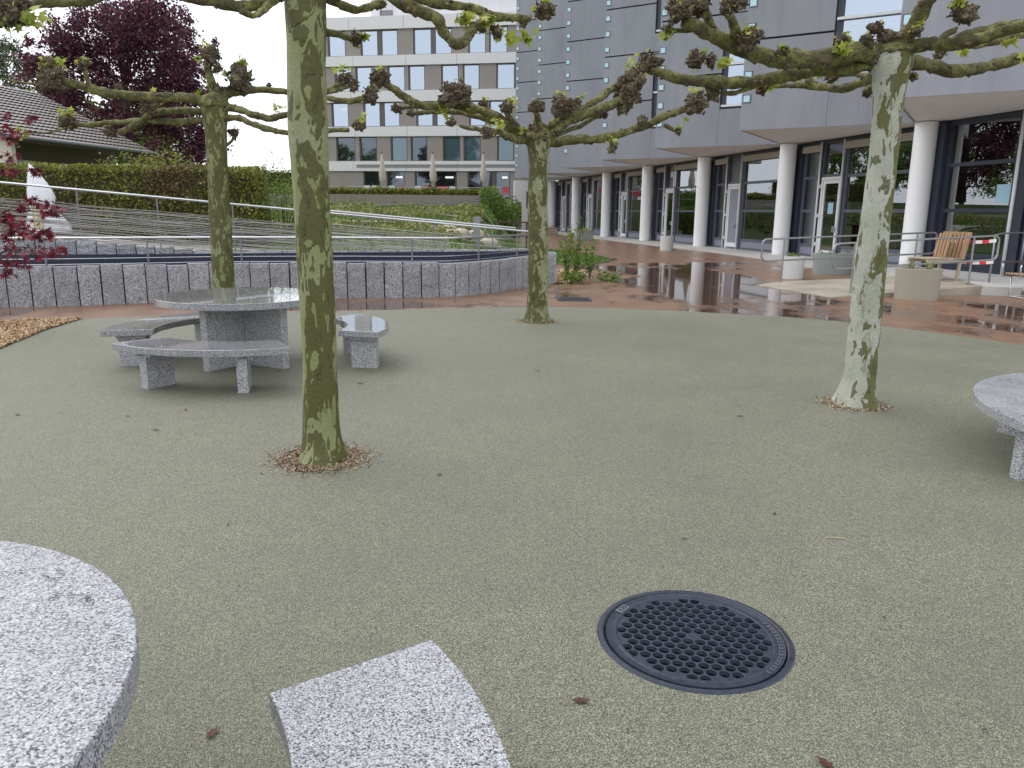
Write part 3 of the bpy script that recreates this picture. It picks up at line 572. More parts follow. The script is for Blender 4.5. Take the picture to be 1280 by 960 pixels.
for k in range(-1, 6):
    A = L_(.16+SP*k, .31); B = L_(3.5+SP*k, 3.87); C = L_(7.213*(k+1)+.16-.001, .33); FL = (B-A).length
    body = MB(); ins = .06
    body.prism([tuple(L_(.16+SP*k+.1, .20).xy), tuple(L_(3.5+SP*k, 3.74).xy), tuple(L_(SP*(k+1)+.06, .20).xy), tuple(L_(SP*(k+1)+.06, -3).xy), tuple(L_(.16+SP*k+.1, -3).xy)], H+.14, TOP).build('facade_core', M['joint'], bld)
    MB().prism([tuple(L_(.16+SP*k+.04, .26).xy), tuple(L_(3.5+SP*k, 3.80).xy), tuple(L_(SP*(k+1)+.12, .26).xy), tuple(L_(SP*(k+1)+.15, -1.2).xy), tuple(L_(.16+SP*k+.05, -1.2).xy)], H+.012, H+.13).build('soffit', M['soffit'], bld)
    WU = 2.33
    for z0, z1 in zip(ZJ, ZJ[1:]):
        wallquad(A, B, WU+.004, FL, z0+(.03 if z0 > H else 0), z1-.03, .05, -.05, 'facade_panel', M['concrete'], bld)
    zs = [H-.02]
    for w0, w1 in WIN: zs += [w0, w1]
    zs.append(TOP)
    for z0, z1 in zip(zs[::2], zs[1::2]):
        cuts = [z0]+[z for z in ZJ if z0+.5 < z < z1-.5]+[z1]
        for c0, c1 in zip(cuts, cuts[1:]): wallquad(A, B, .02, WU-.004, c0+.02, c1-.02, .05, -.05, 'facade_panel', M['concrete'], bld)
    for w0, w1 in WIN:
        fr = wallquad(A, B, .02, WU-.02, w0, w1, .015, -.13, 'window', M['navy'], bld)
        wallquad(A, B, .1, WU-.22, w0+.1, w1-.1, .006, -.112, 'pane', M['glass_far'], fr)
        for zb in (w0+.06, w0+1.55, w1-.08): wallquad(A, B, .03, WU-.05, zb, zb+.075, .06, -.045, 'white_bar', M['white_frame'], fr)
    z = 5.06
    while z < TOP-.3:
        if min(abs(z-j) for j in ZJ) > .18:
            t_ = (B-A).normalized(); nn = Vector((-t_.y, t_.x, 0)); c_ = A+t_*(FL-.16)+nn*.004
            if sq_mesh is None:
                o = MB().box((0, 0, 0), (.19, .03, .19)).build('glass_block', M['lightglass']); sq_mesh = o.data; bpy.data.objects.remove(o)
                fo = MB().box((0, 0, 0), (.25, .02, .25)).build('block_frame', M['greyframe']); fr_mesh = fo.data; bpy.data.objects.remove(fo)
            for nm, me, ex in (('glass_block', sq_mesh, .006), ('block_frame', fr_mesh, 0)):
                o = bpy.data.objects.new(nm, me); COL.objects.link(o); o.parent = bld; o.location = c_+nn*ex+Vector((0, 0, z))-bld.location; o.rotation_euler = (0, 0, math.atan2(t_.y, t_.x))
        z += .686
    # far return of the zigzag
    t_ = (C-B).normalized(); wallquad(B, C, .0, (C-B).length, H, TOP, .05, -.06, 'return_wall', M['concrete'], bld)
MB().prism([tuple(L_(-9, -.9).xy), tuple(L_(SP*6, -.9).xy), tuple(L_(SP*6, -12).xy), tuple(L_(-9, -12).xy)], H+.15, TOP).build('upper_core', M['concrete'], bld)
# end wall of painted brick under the far end
e0, e1 = L_(SP*6+.2, 3.15), L_(SP*6+.2, -6); MB().seg(e0+Vector((0, 0, 2.05)), e1+Vector((0, 0, 2.05)), .3, 4.1).build('brick_end_wall', M['brick'], bld)
w_ = MB().box(tuple(L_(SP*6+.02, 1.9, 2.6)), (.5, .3, 1.3), rz=-AZ).build('window', M['winframe'], bld)
# columns, kerb, glazing
COLH = H
for k in range(-1, 7):
    p = L_(SP*k, 0); cn = tag(thing('column', {-1: 'round white column beyond the glazed navy bay', 0: 'round white column right beside the dark navy framed bay', 1: 'round white column behind the pale round planter at the ramp railing', 2: 'round white column beside the closed grey door', 3: 'round white column beside the small white planter', 4: 'round white column fourth from the dark navy bay', 5: 'round white column before the trough planter', 6: 'round white column at the brick end of the arcade'}[k], 'column', tuple(p)), group='white arcade columns')
    MB().lathe([(.30, .0), (.30, .0), (.30, COLH-.01)], tuple(p), 40).build('shaft', M['white_paint'], cn, smooth=True, auto=40)
    MB().lathe([(.315, .05), (.325, .06), (.325, .10), (.315, .115)], tuple(p), 40, close=True).build('base_ring', M['pale_slab'], cn, smooth=True, auto=40)
kp = [L_(-9, 2.4), L_(-1.5, 2.4), L_(2.2, 2.1), L_(6.5, 1.35), L_(10, 1.12), L_(44, 1.05), L_(44, -.9), L_(-9, -.9)]
b = MB(); b.prism([tuple(p.xy) for p in kp], -.02, .10); tag(b.build('pavement', M['pale_slab']), kind='structure')
b = MB(); b.prism([tuple(L_(a, o).xy) for a, o in ((-9, -.9), (44, -.9), (44, -7), (-9, -7))], -.02, .11); b.build('interior_floor', M['int_floor'], bld)
MB().prism([tuple(L_(a, o).xy) for a, o in ((-9, -7), (44, -7), (44, -7.2), (-9, -7.2))], .1, H+.1).build('interior_wall', M['interior'], bld)
for k in range(-1, 6): MB().prism([tuple(L_(a, o).xy) for a, o in ((SP*k-.12, -.75), (SP*k+.02, -.75), (SP*k+.02, -7), (SP*k-.12, -7))], .11, H-.01).build('partition_wall', M['interior'], bld)
def glazing(k):
    nav = k == -1
    fm = M['navy'] if nav else M['greyframe']; A = L_(SP*k+.2, -.6); B = L_(SP*k+7.1, -.5 if not nav else -.42); FL = (B-A).length; Z0, Z1 = .10, H-.02
    gz = thing('glazed_shopfront', {-1: 'dark navy framed glazing behind the slatted wooden chair', 0: 'glazed bay with white framed glass door and pale blue notice', 1: 'glazed bay whose white framed door has a solid grey leaf', 2: 'glazed bay behind the small white planter', 3: 'glazed bay reflecting the slope, third from the notice door', 4: 'glazed bay behind the trough planter', 5: 'narrow looking glazed bay at the brick end of the arcade'}[k], 'shopfront', tuple(A), 'glazed bays of the arcade')
    q = lambda u0, u1, z0, z1, th, out, nm, m, par=gz: wallquad(A, B, u0, u1, z0, z1, th, out, nm, m, par)
    q(-.05, FL+.05, Z1-.12, Z1, .16, -.08, 'head_rail', M['navy']); q(0, FL, Z0, Z0+.08, .14, -.07, 'sill_rail', fm)
    def win(u0, u1, zs, spn=.55, room=None):
        fr = q(u0, u0+.09, Z0+.08, Z1-.12, .12, -.06, 'mullion', fm); q(u1-.09, u1, Z0+.08, Z1-.12, .12, -.06, 'mullion', fm)
        q(u0+.09, u1-.09, Z0+.08, spn, .05, -.03, 'spandrel', M['spandrel'] if not nav else M['navy'])
        lv = [spn]+zs+[Z1-.12]
        for a, c_ in zip(lv, lv[1:]):
            q(u0+.09, u1-.09, a-.05, a+.05, .10, -.05, 'transom', fm)
            q(u0+.09, u1-.09, a+.05, c_-.05 if c_ != lv[-1] else c_, .012, -.02, 'pane', M['glass'])
    if nav:
        q(FL-.35, FL+.1, Z0, Z1, .3, -.1, 'corner_post', fm); win(FL-2.75, FL-.35, [1.73, 2.95]); q(FL-3.15, FL-2.8, Z0, Z1-.12, .2, -.1, 'corner_post', fm); win(.3, FL-3.2, [1.73, 2.95])
        q(FL-2.62, FL-2.5, 1.95, 2.45, .004, -.004, 'notice', M['paper_blue']) if False else q(FL-2.62, FL-2.17, 1.92, 2.38, .004, .002, 'notice', M['paper_blue'])
        p = A+(B-A).normalized()*(FL-2.83)+Nn*.12; MB().tube([(p.x, p.y, .1), (p.x, p.y, Z1)], .045, 10).build('downpipe', M['white_frame'], gz, smooth=True)
        return
    q(6.62, FL, Z0+.09, Z1-.12, .22, -.06, 'dark_post', M['navy'])
    win(5.52, 6.6, [1.72, 2.88], .5); win(.2, 4.1, [1.72, 2.88], .5)
    # door: white frame, leaf, transom light
    d0, d1, dt = 4.2, 5.38, 2.87
    q(d0, d0+.09, Z0, dt, .11, -.02, 'door_frame', M['white_frame']); q(d1-.09, d1, Z0, dt, .11, -.02, 'door_frame', M['white_frame']); q(d0+.09, d1-.09, dt-.10, dt, .11, -.02, 'door_frame', M['white_frame'])
    dr = q(d0+.09, d1-.09, Z0+.01, Z0+.26, .07, .0, 'door', M['white_frame'])
    for u0, u1, z0, z1 in ((d0+.10, d0+.2, Z0+.26, dt-.11), (d1-.2, d1-.1, Z0+.26, dt-.11), (d0+.2, d1-.2, dt-.22, dt-.11)): q(u0, u1, z0, z1, .07, .0, 'door_stile', M['white_frame'], dr)
    q(d0+.2, d1-.2, Z0+.26, dt-.22, .02, .02, 'door_leaf', M['spandrel'] if k == 1 else M['glass'], dr); q(d0+.12, d0+.16, 1.0, 1.2, .14, .07, 'handle', M['steel'], dr)
    for z in (.5, 1.5, 2.5): q(d1-.03, d1+.02, z, z+.13, .16, .0, 'hinge', M['white_frame'], dr)
    q(d0, d1, dt+.005, dt+.10, .10, -.05, 'transom', fm); q(d0+.05, d1-.05, dt+.10, Z1-.12, .012, -.02, 'transom_light', M['greyframe'] if k == 1 else M['glass'])
    q(d0-.055, d0-.005, Z0, Z1-.12, .12, -.06, 'mullion', fm); q(d1+.005, d1+.055, Z0, Z1-.12, .12, -.06, 'mullion', fm)
    for u in (d0-.03, d1+.09):
        p = A+(B-A).normalized()*u+Nn*.14; MB().tube([(p.x, p.y, .1), (p.x, p.y, Z1-.05)], .035, 8).build('downpipe', M['white_frame'], gz, smooth=True)
    for u0, u1 in ((5.5, 6.6), (.2, 4.1)): q(u0, u1, Z1-.36, Z1-.13, .10, .07, 'blind_box', M['shutterbox'])
    if k == 0: q(d0+.42, d0+.72, 1.62, 2.0, .004, .043, 'notice', M['paper_blue'])
    # curtain behind the narrow window
    cb = MB(); n = 24; t_ = (B-A).normalized(); nn = Vector((-t_.y, t_.x, 0)); vs = []
    for i in range(n+1):
        p = A+t_*(5.66+.6*i/n)-nn*(.22+.035*math.sin(i*1.35)); vs += [(p.x, p.y, .2), (p.x, p.y, Z1-.15)]
    cb.add(vs, [(2*i, 2*i+2, 2*i+3, 2*i+1) for i in range(n)]).build('curtain', M['curtain'], gz, smooth=True)
for k in range(-1, 6): glazing(k)
# ------------------------------------------------------------------ taupe office building behind
FA = atY(404, 150, 80.0); ang = R(-10); FD = Vector((math.cos(ang), math.sin(ang), 0)); FA = Vector((FA.x, FA.y, 0)); FB = FA+FD*40
def fu(x, y): return onplane(x, y, FA, FB)
off = thing('taupe_office_building', 'taupe clad office block with white floor bands and paired windows', 'building', (FA.x, FA.y, 2.68))
U0, U1 = fu(405, 128)[0], fu(690, 128)[0]
def fq(u0, u1, z0, z1, th, out, nm, m, par=off):
    t = FD; n = Vector((FD.y, -FD.x, 0)); c_ = FA+t*(u0+u1)/2+n*(out+th/2); return MB().box((c_.x, c_.y, (z0+z1)/2), (u1-u0, th, z1-z0), M=Matrix((t, n, Vector((0, 0, 1)))).transposed()).build(nm, m, par)
zrow = lambda y: fu(525, y)[1]
rows = [((36.5, 67.5), [(411, 430.5), (452, 471), (477, 496), (518, 538), (544, 563.5), (587, 606), (613, 633), (656, 675)]),
        ((82.5, 112), [(420, 438.6), (446, 464), (486, 505), (512, 530), (553, 572), (580, 598), (622, 642), (648, 667)]),
        ((128, 157), [(416, 434.5), (456, 474), (480, 498.5), (522, 540), (546, 565), (588, 606), (613, 631), (655, 673)]),
        ((171.5, 200.5), [(422, 443), (451, 470), (490, 508), (515, 533), (555, 574), (581, 599.5), (623, 641), (648, 666)]),
        ((215, 244), [(456, 474), (485, 505), (520, 538), (545, 570), (586, 600), (602, 615), (620, 636)])]
zb0 = 2.68; parap = zrow(19)
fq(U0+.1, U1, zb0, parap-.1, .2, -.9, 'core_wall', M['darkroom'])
edges = [zrow(r_[0][0]) for r_ in rows]; bots = [zrow(r_[0][1]) for r_ in rows]; bots[-1] = zb0+.3
bands = [(edges[0]+.08, parap)]+[(edges[i+1]+.08, bots[i]-.08) for i in range(4)]
for j, (z0, z1) in enumerate(bands):
    cuts = [U0-.05]+[fu(x, 128)[0] for x in (440+(j % 2)*4, 507+(j % 2)*2, 572)]+[U1]
    for a, c_ in zip(cuts, cuts[1:]): fq(a+.015, c_-.015, z0, z1, .30, -.05, 'band_panel', M['band'])
    if j == 4: fq(fu(447, 205)[0], U1, z0+.35, z0+.62, .06, .255, 'recess_louvre', M['louvre'])
for ri, ((ya, yb), wins) in enumerate(rows):
    z0, z1 = bots[ri], edges[ri]; u = U0
    for wi, (xa, xb) in enumerate(wins):
        a, c_ = fu(xa, (ya+yb)/2)[0], fu(xb, (ya+yb)/2)[0]
        if a-.12-u > .25: fq(u, a-.12, z0-.1, z1+.1, .18, -.12, 'cladding_panel', M['cladding'])
        elif a-.12-u > .02: fq(u, a-.12, z0-.1, z1+.1, .12, -.14, 'window_pier', M['winframe'])
        wf = fq(a-.12, a-.02, z0-.08, z1+.08, .14, -.16, 'window', M['winframe'])
        for (q0, q1, q2, q3) in ((c_+.02, c_+.12, z0-.08, z1+.08), (a-.02, c_+.02, z1, z1+.08), (a-.02, c_+.02, z0-.08, z0)): fq(q0, q1, q2, q3, .14, -.16, 'frame', M['winframe'], wf)
        fq(a-.02, c_+.02, z0, z1, .02, -.2, 'pane', M['glass_far'] if ri < 3 else M['glass_clear'], wf)
        if ri == 3 and wi >= 2: fq(a, c_, z0+.02, z1-.02, .02, -.28, 'blind', M['blind_dark'] if wi == 3 else M['blind'], wf)
        if (ri == 4 and wi in (1, 3, 6)) or (ri == 2 and wi == 0): fq(a+.4*(c_-a), a+.8*(c_-a), z1-.55, z1-.4, .05, -.6, 'ceiling_lamp', M['lamp'], wf)
        u = c_+.12
    if U1-u > .1: fq(u, U1, z0-.1, z1+.1, .18, -.12, 'cladding_panel', M['cladding'])
pu0 = fu(461, 20)[0]; fq(pu0, U1, parap-.2, zrow(-40), .2, -.9, 'roof_storey', M['plant'])
for i in range(7): fq(pu0+i*2.1, pu0+i*2.1+.03, parap, zrow(-40), .02, -.69, 'roof_seam', M['band'])
fq(fu(472, 15)[0], fu(488, 15)[0], zrow(22), zrow(9), .06, -.69, 'roof_vent', M['louvre'])
# side depth
t = FD; n = Vector((FD.y, -FD.x, 0)); MB().prism([tuple((FA+t*U0+n*.05).xy), tuple((FA+t*U0-n*12).xy), tuple((FA+t*(U0+.15)-n*12).xy), tuple((FA+t*(U0+.15)-n*.9).xy)], zb0, parap-.02).build('side_wall', M['cladding'], off)
MB().prism([tuple((FA+t*U0+n*.0).xy), tuple((FA+t*U1).xy), tuple((FA+t*U1-n*12).xy), tuple((FA+t*U0-n*12).xy)], parap-.35, parap-.05).build('roof_slab', M['band'], off)
# closed parasols and chairs on the terrace
for x, lab in ((478, 'closed beige parasol with white wall panel behind its top, nearest the building corner'), (541, 'closed beige parasol between the two other terrace parasols'), (604, 'closed beige parasol nearest the grey concrete building')):
    p = atY(x, 230, 66); um = thing('closed_parasol', lab, 'parasol', (p.x, 66, 2.68), 'closed parasols on the terrace'); za, zc = atY(x, 192, 66).z, atY(x, 228, 66).z
    MB().tube([(p.x, 66, 2.68), (p.x, 66, za-.05)], .035, 8).build('pole', M['alu'], um)
    n = 18; vs = []; prof = [(.05, za), (.10, za-.35), (.2, za-1.2), (.27, zc+.55), (.22, zc+.35), (.25, zc+.15), (.12, zc)]
    for j, (r_, z) in enumerate(prof):
        for i in range(n): a = 2*math.pi*i/n; q = r_*(1+.25*(-1)**i*(.3+.7*j/6)); vs.append((p.x+q*math.cos(a)+.03*j*.3, 66+q*math.sin(a), z+.08*math.sin(i*1.9)*(j == 6)))
    MB().add(vs, [(j*n+i, j*n+(i+1) % n, (j+1)*n+(i+1) % n, (j+1)*n+i) for j in range(6) for i in range(n)]).build('folded_canopy', M['canvas'], um, smooth=True)
    MB().lathe([(.06, 0), (.05, .12), (.0, .14)], (p.x, 66, za), 10).build('cap', M['joint'], um)
def tchair(x, c):
    p = atY(x, 238, 68); o = thing('terrace_chair', 'red plastic chair on the terrace before the office windows' if c == 'chair_red' else 'white plastic chair on the terrace before the office windows', 'chair', (p.x, 68, 2.68), 'red terrace chairs' if c == 'chair_red' else 'white terrace chairs'); z = 2.68
    MB().box((p.x, 68, z+.45), (.5, .48, .05)).build('seat', M[c], o); MB().box((p.x, 68.24, z+.78), (.5, .05, .5)).build('backrest', M[c], o)
    for sx in (-.21, .21):
        for sy in (-.2, .2): MB().box((p.x+sx, 68+sy, z+.21), (.04, .04, .43)).build('leg', M['alu'], o)
for x, c in ((458, 'chair_white'), (468, 'chair_white'), (489, 'chair_white'), (501, 'chair_red'), (522, 'chair_white'), (533, 'chair_red'), (549, 'chair_red'), (556, 'chair_red'), (565, 'chair_white'), (610, 'chair_red'), (618, 'chair_white'), (632, 'chair_red')): tchair(x, c)
# ------------------------------------------------------------------ house, hedge, background trees
hb = thing('tiled_roof_house', 'cream house with grey tiled roof behind the hedge', 'house', (-21, 34, .9))
E0 = Vector((-19.0, 30.2, 4.15)); E1_ = Vector((-17.4, 39.0, 4.15)); ed = (E1_-E0).normalized(); pd = Vector((-ed.y, ed.x, 0)); SL = math.tan(R(25)); RW = 6.2
slope = (pd+Vector((0, 0, SL))).normalized(); nrm = ed.cross(slope); nrm = nrm if nrm.z > 0 else -nrm; slen = RW/ (pd.dot(slope))
rf = MB(); q = [E0, E1_, E1_+slope*slen, E0+slope*slen]; rf.add([tuple(p-nrm*.02) for p in q]+[tuple(p-nrm*.14) for p in q], [(0, 1, 2, 3), (7, 6, 5, 4), (0, 4, 5, 1), (1, 5, 6, 2), (3, 2, 6, 7), (0, 3, 7, 4)])
roof = rf.build('roof', M['eave'], hb)
tb = MB(); rows_ = 17; ncol = 34; el = (E1_-E0).length; tw = el/ncol; th_ = slen/rows_
for i in range(rows_):                                  # every tile a curved piece, overlapping the row below
    for j in range(ncol):
        vs = []; kk = 4
        for a in range(2):
            for c_ in range(kk+1):
                u = j*tw + tw*c_/kk; v = i*th_ + (th_*1.12 if a else -.02); hgt = .02+.035*math.sin(math.pi*c_/kk) + (.0 if a else .06); vs.append(tuple(E0+ed*u+slope*v+nrm*hgt))
        tb.add(vs, [(c_, c_+1, kk+1+c_+1, kk+1+c_) for c_ in range(kk)]+[(c_+1, c_, c_, c_+1) for c_ in range(0)])
o = tb.build('roof_tiles', M['tile'], roof, smooth=True); o['kind'] = 'stuff'
rt = E0+slope*slen; rt2 = E1_+slope*slen; far0 = rt+pd*RW-Vector((0, 0, RW*SL)); far1 = rt2+pd*RW-Vector((0, 0, RW*SL))
MB().add([tuple(p) for p in (rt, rt2, far1, far0)]+[tuple(p-Vector((0, 0, .15))) for p in (rt, rt2, far1, far0)], [(3, 2, 1, 0), (4, 5, 6, 7), (0, 4, 7, 3), (1, 2, 6, 5), (2, 3, 7, 6)]).build('back_roof', M['tile'], hb)
MB().tube([E0+nrm*.03-ed*.05-pd*.06, E1_+nrm*.03+ed*.05-pd*.06], .07, 8).build('gutter', M['gutter'], hb)
w0, w1 = E0+ed*.9+pd*2.1, E1_-ed*.1+pd*2.1; wl_ = [w0, w1, w1+pd*(2*RW-2.8), w0+pd*(2*RW-2.8)]
rh = lambda p: 4.15+SL*min((p-E0).dot(pd), 2*RW-(p-E0).dot(pd))-.2
b = MB(); mid0, mid1 = (wl_[0]+wl_[3])/2, (wl_[1]+wl_[2])/2; ring = [wl_[0], wl_[1], mid1, wl_[2], wl_[3], mid0]
b.add([(p.x, p.y, .5) for p in ring]+[(p.x, p.y, rh(p)) for p in ring], [(i, (i+1) % 6, 6+(i+1) % 6, 6+i) for i in range(6)]).build('wall', M['siding'], hb)
gq = [E0+ed*.55+pd*.35, E0+ed*.55+pd*RW, E0+ed*.75+pd*RW, E0+ed*.75+pd*.35]; MB().add([(p.x, p.y, .5) for p in gq]+[(p.x, p.y, rh(p)+.05) for p in gq], [(0, 1, 5, 4), (2, 3, 7, 6), (3, 0, 4, 7), (1, 2, 6, 5), (4, 5, 6, 7)]).build('gable_wall', M['plaster'], hb)
for a in (.25, .6): 
    c_ = w0.lerp(w1, a)-pd*.03; f_ = MB().box((c_.x, c_.y, 2.9), (.06, 1.1, 1.2), rz=math.atan2(ed.y, ed.x)-math.pi/2).build('window', M['white_frame'], hb); c_ = c_-pd*.035; MB().box((c_.x, c_.y, 2.9), (.02, .95, 1.05), rz=math.atan2(ed.y, ed.x)-math.pi/2).build('pane', M['glass_far'], f_)
def hedge(name, label, x0, x1, y, z0, z1, depth, n, brown):
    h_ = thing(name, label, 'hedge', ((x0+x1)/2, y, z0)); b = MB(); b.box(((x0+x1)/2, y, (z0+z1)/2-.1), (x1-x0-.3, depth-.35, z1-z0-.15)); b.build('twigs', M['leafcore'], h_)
    def pts(m):
        P = []
        while len(P) < m:
            f = random.random(); x = random.uniform(x0, x1)
            if f < .62: p = (x, y-depth/2+random.random()**2*.35, random.uniform(z0, z1))
            elif f < .85: p = (x, y+random.uniform(-.5, .5)*depth, z1-random.random()**2*.3)
            elif f < .95: p = (x, y+depth/2-random.random()*.3, random.uniform(z0, z1))
            else: p = (x0 if random.random() < .5 else x1, y+random.uniform(-.5, .5)*depth, random.uniform(z0, z1))
            bu = .16*mnoise.noise(Vector((p[0]*1.1, p[1], p[2]*1.4))); P.append((p[0], p[1]+bu, p[2]+bu*.7))
        return P
    A_ = pts(n); g_, br = [], []
    for p in A_: (br if mnoise.noise(Vector((p[0]*.33+3, 0, p[2]*.5)))+.25*random.random() > brown else g_).append(p)
    leafcloud('foliage', g_, .085, M['leaf_hedge'], h_)
    if br: leafcloud('dry_foliage', br, .085, M['leaf_hedge_brown'], h_)
    return h_
hx0, hx1 = atY(15, 230, 24).x, atY(322, 230, 24).x
hedge('clipped_hedge', 'long clipped hedge of olive and rusty leaves behind the ramp', hx0-11, hx1, 24.3, .3, atY(150, 207, 24).z, 1.3, 46000, .30)
def shrubcloud(name, label, c, r, n, size, mat, cat='shrub', stems=6):
    s_ = thing(name, label, cat, (c[0], c[1], c[2]-r[2]));
    for k in range(stems):
        a = random.random()*6.28; e = (c[0]+r[0]*.7*math.cos(a), c[1]+r[1]*.6*math.sin(a), c[2]+r[2]*random.uniform(.2, 1)); MB().tube([(c[0], c[1], c[2]-r[2]), ((c[0]+e[0])/2, (c[1]+e[1])/2, c[2]-.2), e], [.03, .02, .006], 6).build('stem', M['trunk'], s_)
    P = []
    for _ in range(int(n/22)):
        d = rng.normal(size=3); d /= np.linalg.norm(d); q = np.array(c)+d*np.array(r)*random.uniform(.55, 1.0); P += [q+rng.normal(size=3)*.16 for _ in range(22)]
    leafcloud('foliage', np.array(P), size, mat, s_); return s_
p = atY(345, 232, 25); shrubcloud('loose_shrub', 'loose light green shrub with upright twigs at the hedge end', (p.x+.2, 25, 1.5), (1.0, .8, 1.15), 2400, .07, M['leaf_green'])
for px_, py_, ht in ((340, 187, 1), (352, 196, 2), (331, 205, 3)):
    q = atY(px_, py_, 25.6); MB().tube([(q.x+.1, 25.6, 1.0), (q.x, 25.6, q.z)], [.018, .005], 6).build('upright_twig', M['trunk'], bpy.data.objects['loose_shrub']); leafcloud('twig_leaves', [(q.x+random.gauss(0, .12), 25.6+random.gauss(0, .1), q.z-random.random()*1.2) for _ in range(90)], .06, M['leaf_green'], bpy.data.objects['loose_shrub'])
p = atY(190, 205, 26.5); shrubcloud('bright_shrub', 'bright yellow green shrub rising above the clipped hedge', (p.x, 26.3, 2.3), (2.0, .7, 1.15), 4200, .085, M['leaf_hedge'])
def tree_far(name, label, base, trunk_h, clumps, n, size, mat, tr=.35, spread=.55):
    t_ = thing(name, label, 'tree', base); bx, by, bz = base
    tc = Vector((bx, by, bz)); topz = max(c[2] for c in clumps)
    MB().tube([(bx, by, bz), (bx+.1, by, bz+trunk_h*.5), (bx-.05, by, bz+trunk_h), (bx, by, bz+(topz-bz)*.85)], [tr, tr*.75, tr*.55, .05], 10).build('trunk', M['trunk'], t_, smooth=True)
    P = []; tot = sum(c[3]**2 for c in clumps)
    for (x, y, z, r_) in clumps:
        st = Vector((bx, by, min(z-.3, bz+trunk_h+(z-bz-trunk_h)*.45))); MB().tube([st, (st+Vector((x, y, z)))/2+Vector((0, 0, .15)), (x, y, z)], [tr*.2, tr*.12, .02], 6).build('limb', M['trunk'], t_)
        m = int(n*r_**2/tot); sub = max(4, m//55)
        for _ in range(sub):
            d = rng.normal(size=3); d /= np.linalg.norm(d); q = np.array((x, y, z))+d*r_*random.uniform(.35, 1.0); ax = rng.normal(size=3); ax[2] -= .6; ax /= np.linalg.norm(ax)
            for _ in range(max(1, m//sub)): P.append(q+ax*random.uniform(-.5, .5)*r_*.7+rng.normal(size=3)*r_*.13*spread/.55)
    leafcloud('crown', np.array(P), size, mat, t_); return t_
YB = 46; cl = []
for x, y, r_ in ((150, 40, 34), (120, 52, 30), (185, 35, 34), (225, 42, 30), (205, 70, 36), (160, 85, 38), (110, 90, 34), (75, 95, 24), (60, 70, 14), (95, 65, 20), (235, 90, 28), (235, 130, 30), (190, 125, 36), (140, 130, 36), (95, 130, 30), (60, 125, 18), (240, 170, 24), (210, 165, 32), (160, 165, 30), (235, 200, 20), (215, 205, 22), (135, 25, 20), (175, 15, 20), (215, 22, 18), (250, 60, 14), (250, 115, 14)):
    q = atY(x, y, YB); cl.append((q.x, YB+random.uniform(-2.5, 2.5), q.z, r_*YB/FPX*1.05))
p = atY(165, 210, YB); tree_far('copper_beech', 'big copper beech with dark purple leaves behind the tiled house', (p.x, YB, 2.6), 3, cl, 52000, .16, M['leaf_beech'], .45)
cl = []
for x, y, r_ in ((5, 70, 18), (20, 85, 16), (-15, 80, 20), (10, 110, 18), (28, 120, 10), (-10, 130, 20), (15, 60, 9), (-40, 90, 25), (-40, 130, 25)):
    q = atY(x, y, 60); cl.append((q.x, 60+random.uniform(-1, 1), q.z, r_*60/FPX))
p = atY(0, 200, 60); tree_far('pale_birch', 'pale green airy tree peeking over the tiled roof', (p.x, 60, 2.6), 4, cl, 15000, .16, M['leaf_pine'], .25, .8)
# things the shop windows mirror, left of the view
for (x, y, lab) in ((-34, 44, 'dark green garden tree left of the tiled house'), (-42, 60, 'tall green tree far behind the tiled house')):
    cl = [(x+random.gauss(0, 1.8), y+random.gauss(0, 1.8), 6.5+random.gauss(0, 1.8), random.uniform(1.0, 1.8)) for _ in range(16)]; tree_far('garden_tree', lab, (x, y, 2.3), 2.6, cl, 9000, .2, M['leaf_green'], .28)
for (x, y, hh) in ((-27, 60, 8.5), (-31, 58, 9), (-35, 62, 9.5), (-38, 52, 8), (-29, 66, 10)):
    cl = [(x+random.gauss(0, 1.5), y+random.gauss(0, 1.5), hh-2+random.gauss(0, 1.4), random.uniform(.9, 1.6)) for _ in range(14)]; tree_far('garden_tree', 'green garden tree hidden behind the copper beech', (x, y, 2.6), 2.4, cl, 6000, .22, M['leaf_green'], .25)['group'] = 'garden trees behind the beech'
hedge('garden_hedge', 'far green hedge beyond the clipped olive hedge', -25, -13.5, 58, 2.5, 4.4, 1.4, 9000, .9)
# red japanese maple at the left edge
mp = thing('red_maple', 'small red leaved japanese maple beside the granite pond wall', 'tree', (-7.1, 10.4, 0)); PALM = []
for i in range(7):
    a = R(-150+i*50); PALM += [(.18*math.cos(a-R(25)), .18*math.sin(a-R(25)), 0), (.55*math.cos(a), .55*math.sin(a), -.08)]
PALM = np.array(PALM); lp = []
MB().tube([(-7.1, 10.4, 0), (-7.2, 10.3, .6), (-7.0, 10.3, 1.2), (-7.15, 10.35, 1.9)], [.05, .04, .03, .012], 8).build('trunk', M['trunk'], mp, smooth=True)
for x, y, s_ in ((12, 175, 20), (25, 168, 16), (5, 195, 18), (5, 165, 14), (15, 215, 9), (45, 215, 8), (38, 252, 10), (50, 255, 11), (62, 265, 12), (70, 262, 9), (28, 262, 7), (5, 272, 8), (20, 283, 14), (10, 295, 14), (35, 292, 14), (50, 296, 13), (62, 293, 9), (15, 312, 16), (5, 325, 14), (45, 315, 14), (60, 318, 12), (75, 312, 9), (25, 330, 10), (-20, 190, 30), (-20, 290, 35), (12, 146, 9), (40, 150, 8), (8, 340, 8)):
    q = atY(x, y, 10.1); r_ = s_*10.1/FPX
    MB().tube([(-7.1, 10.35, min(1.8, max(.4, q.z-.2))), ((-7.1+q.x)/2, 10.25, q.z+.02), (q.x, q.y, q.z)], [.012, .007, .003], 5).build('twig', M['trunk'], mp)
    if y < 200: r_ *= .8
    lp += [(q.x+random.gauss(0, .5)*r_, q.y+random.gauss(0, .6)*r_, q.z+random.gauss(0, .32)*r_) for _ in range(int((9+r_*120)*(.55 if y < 200 else 1)))]
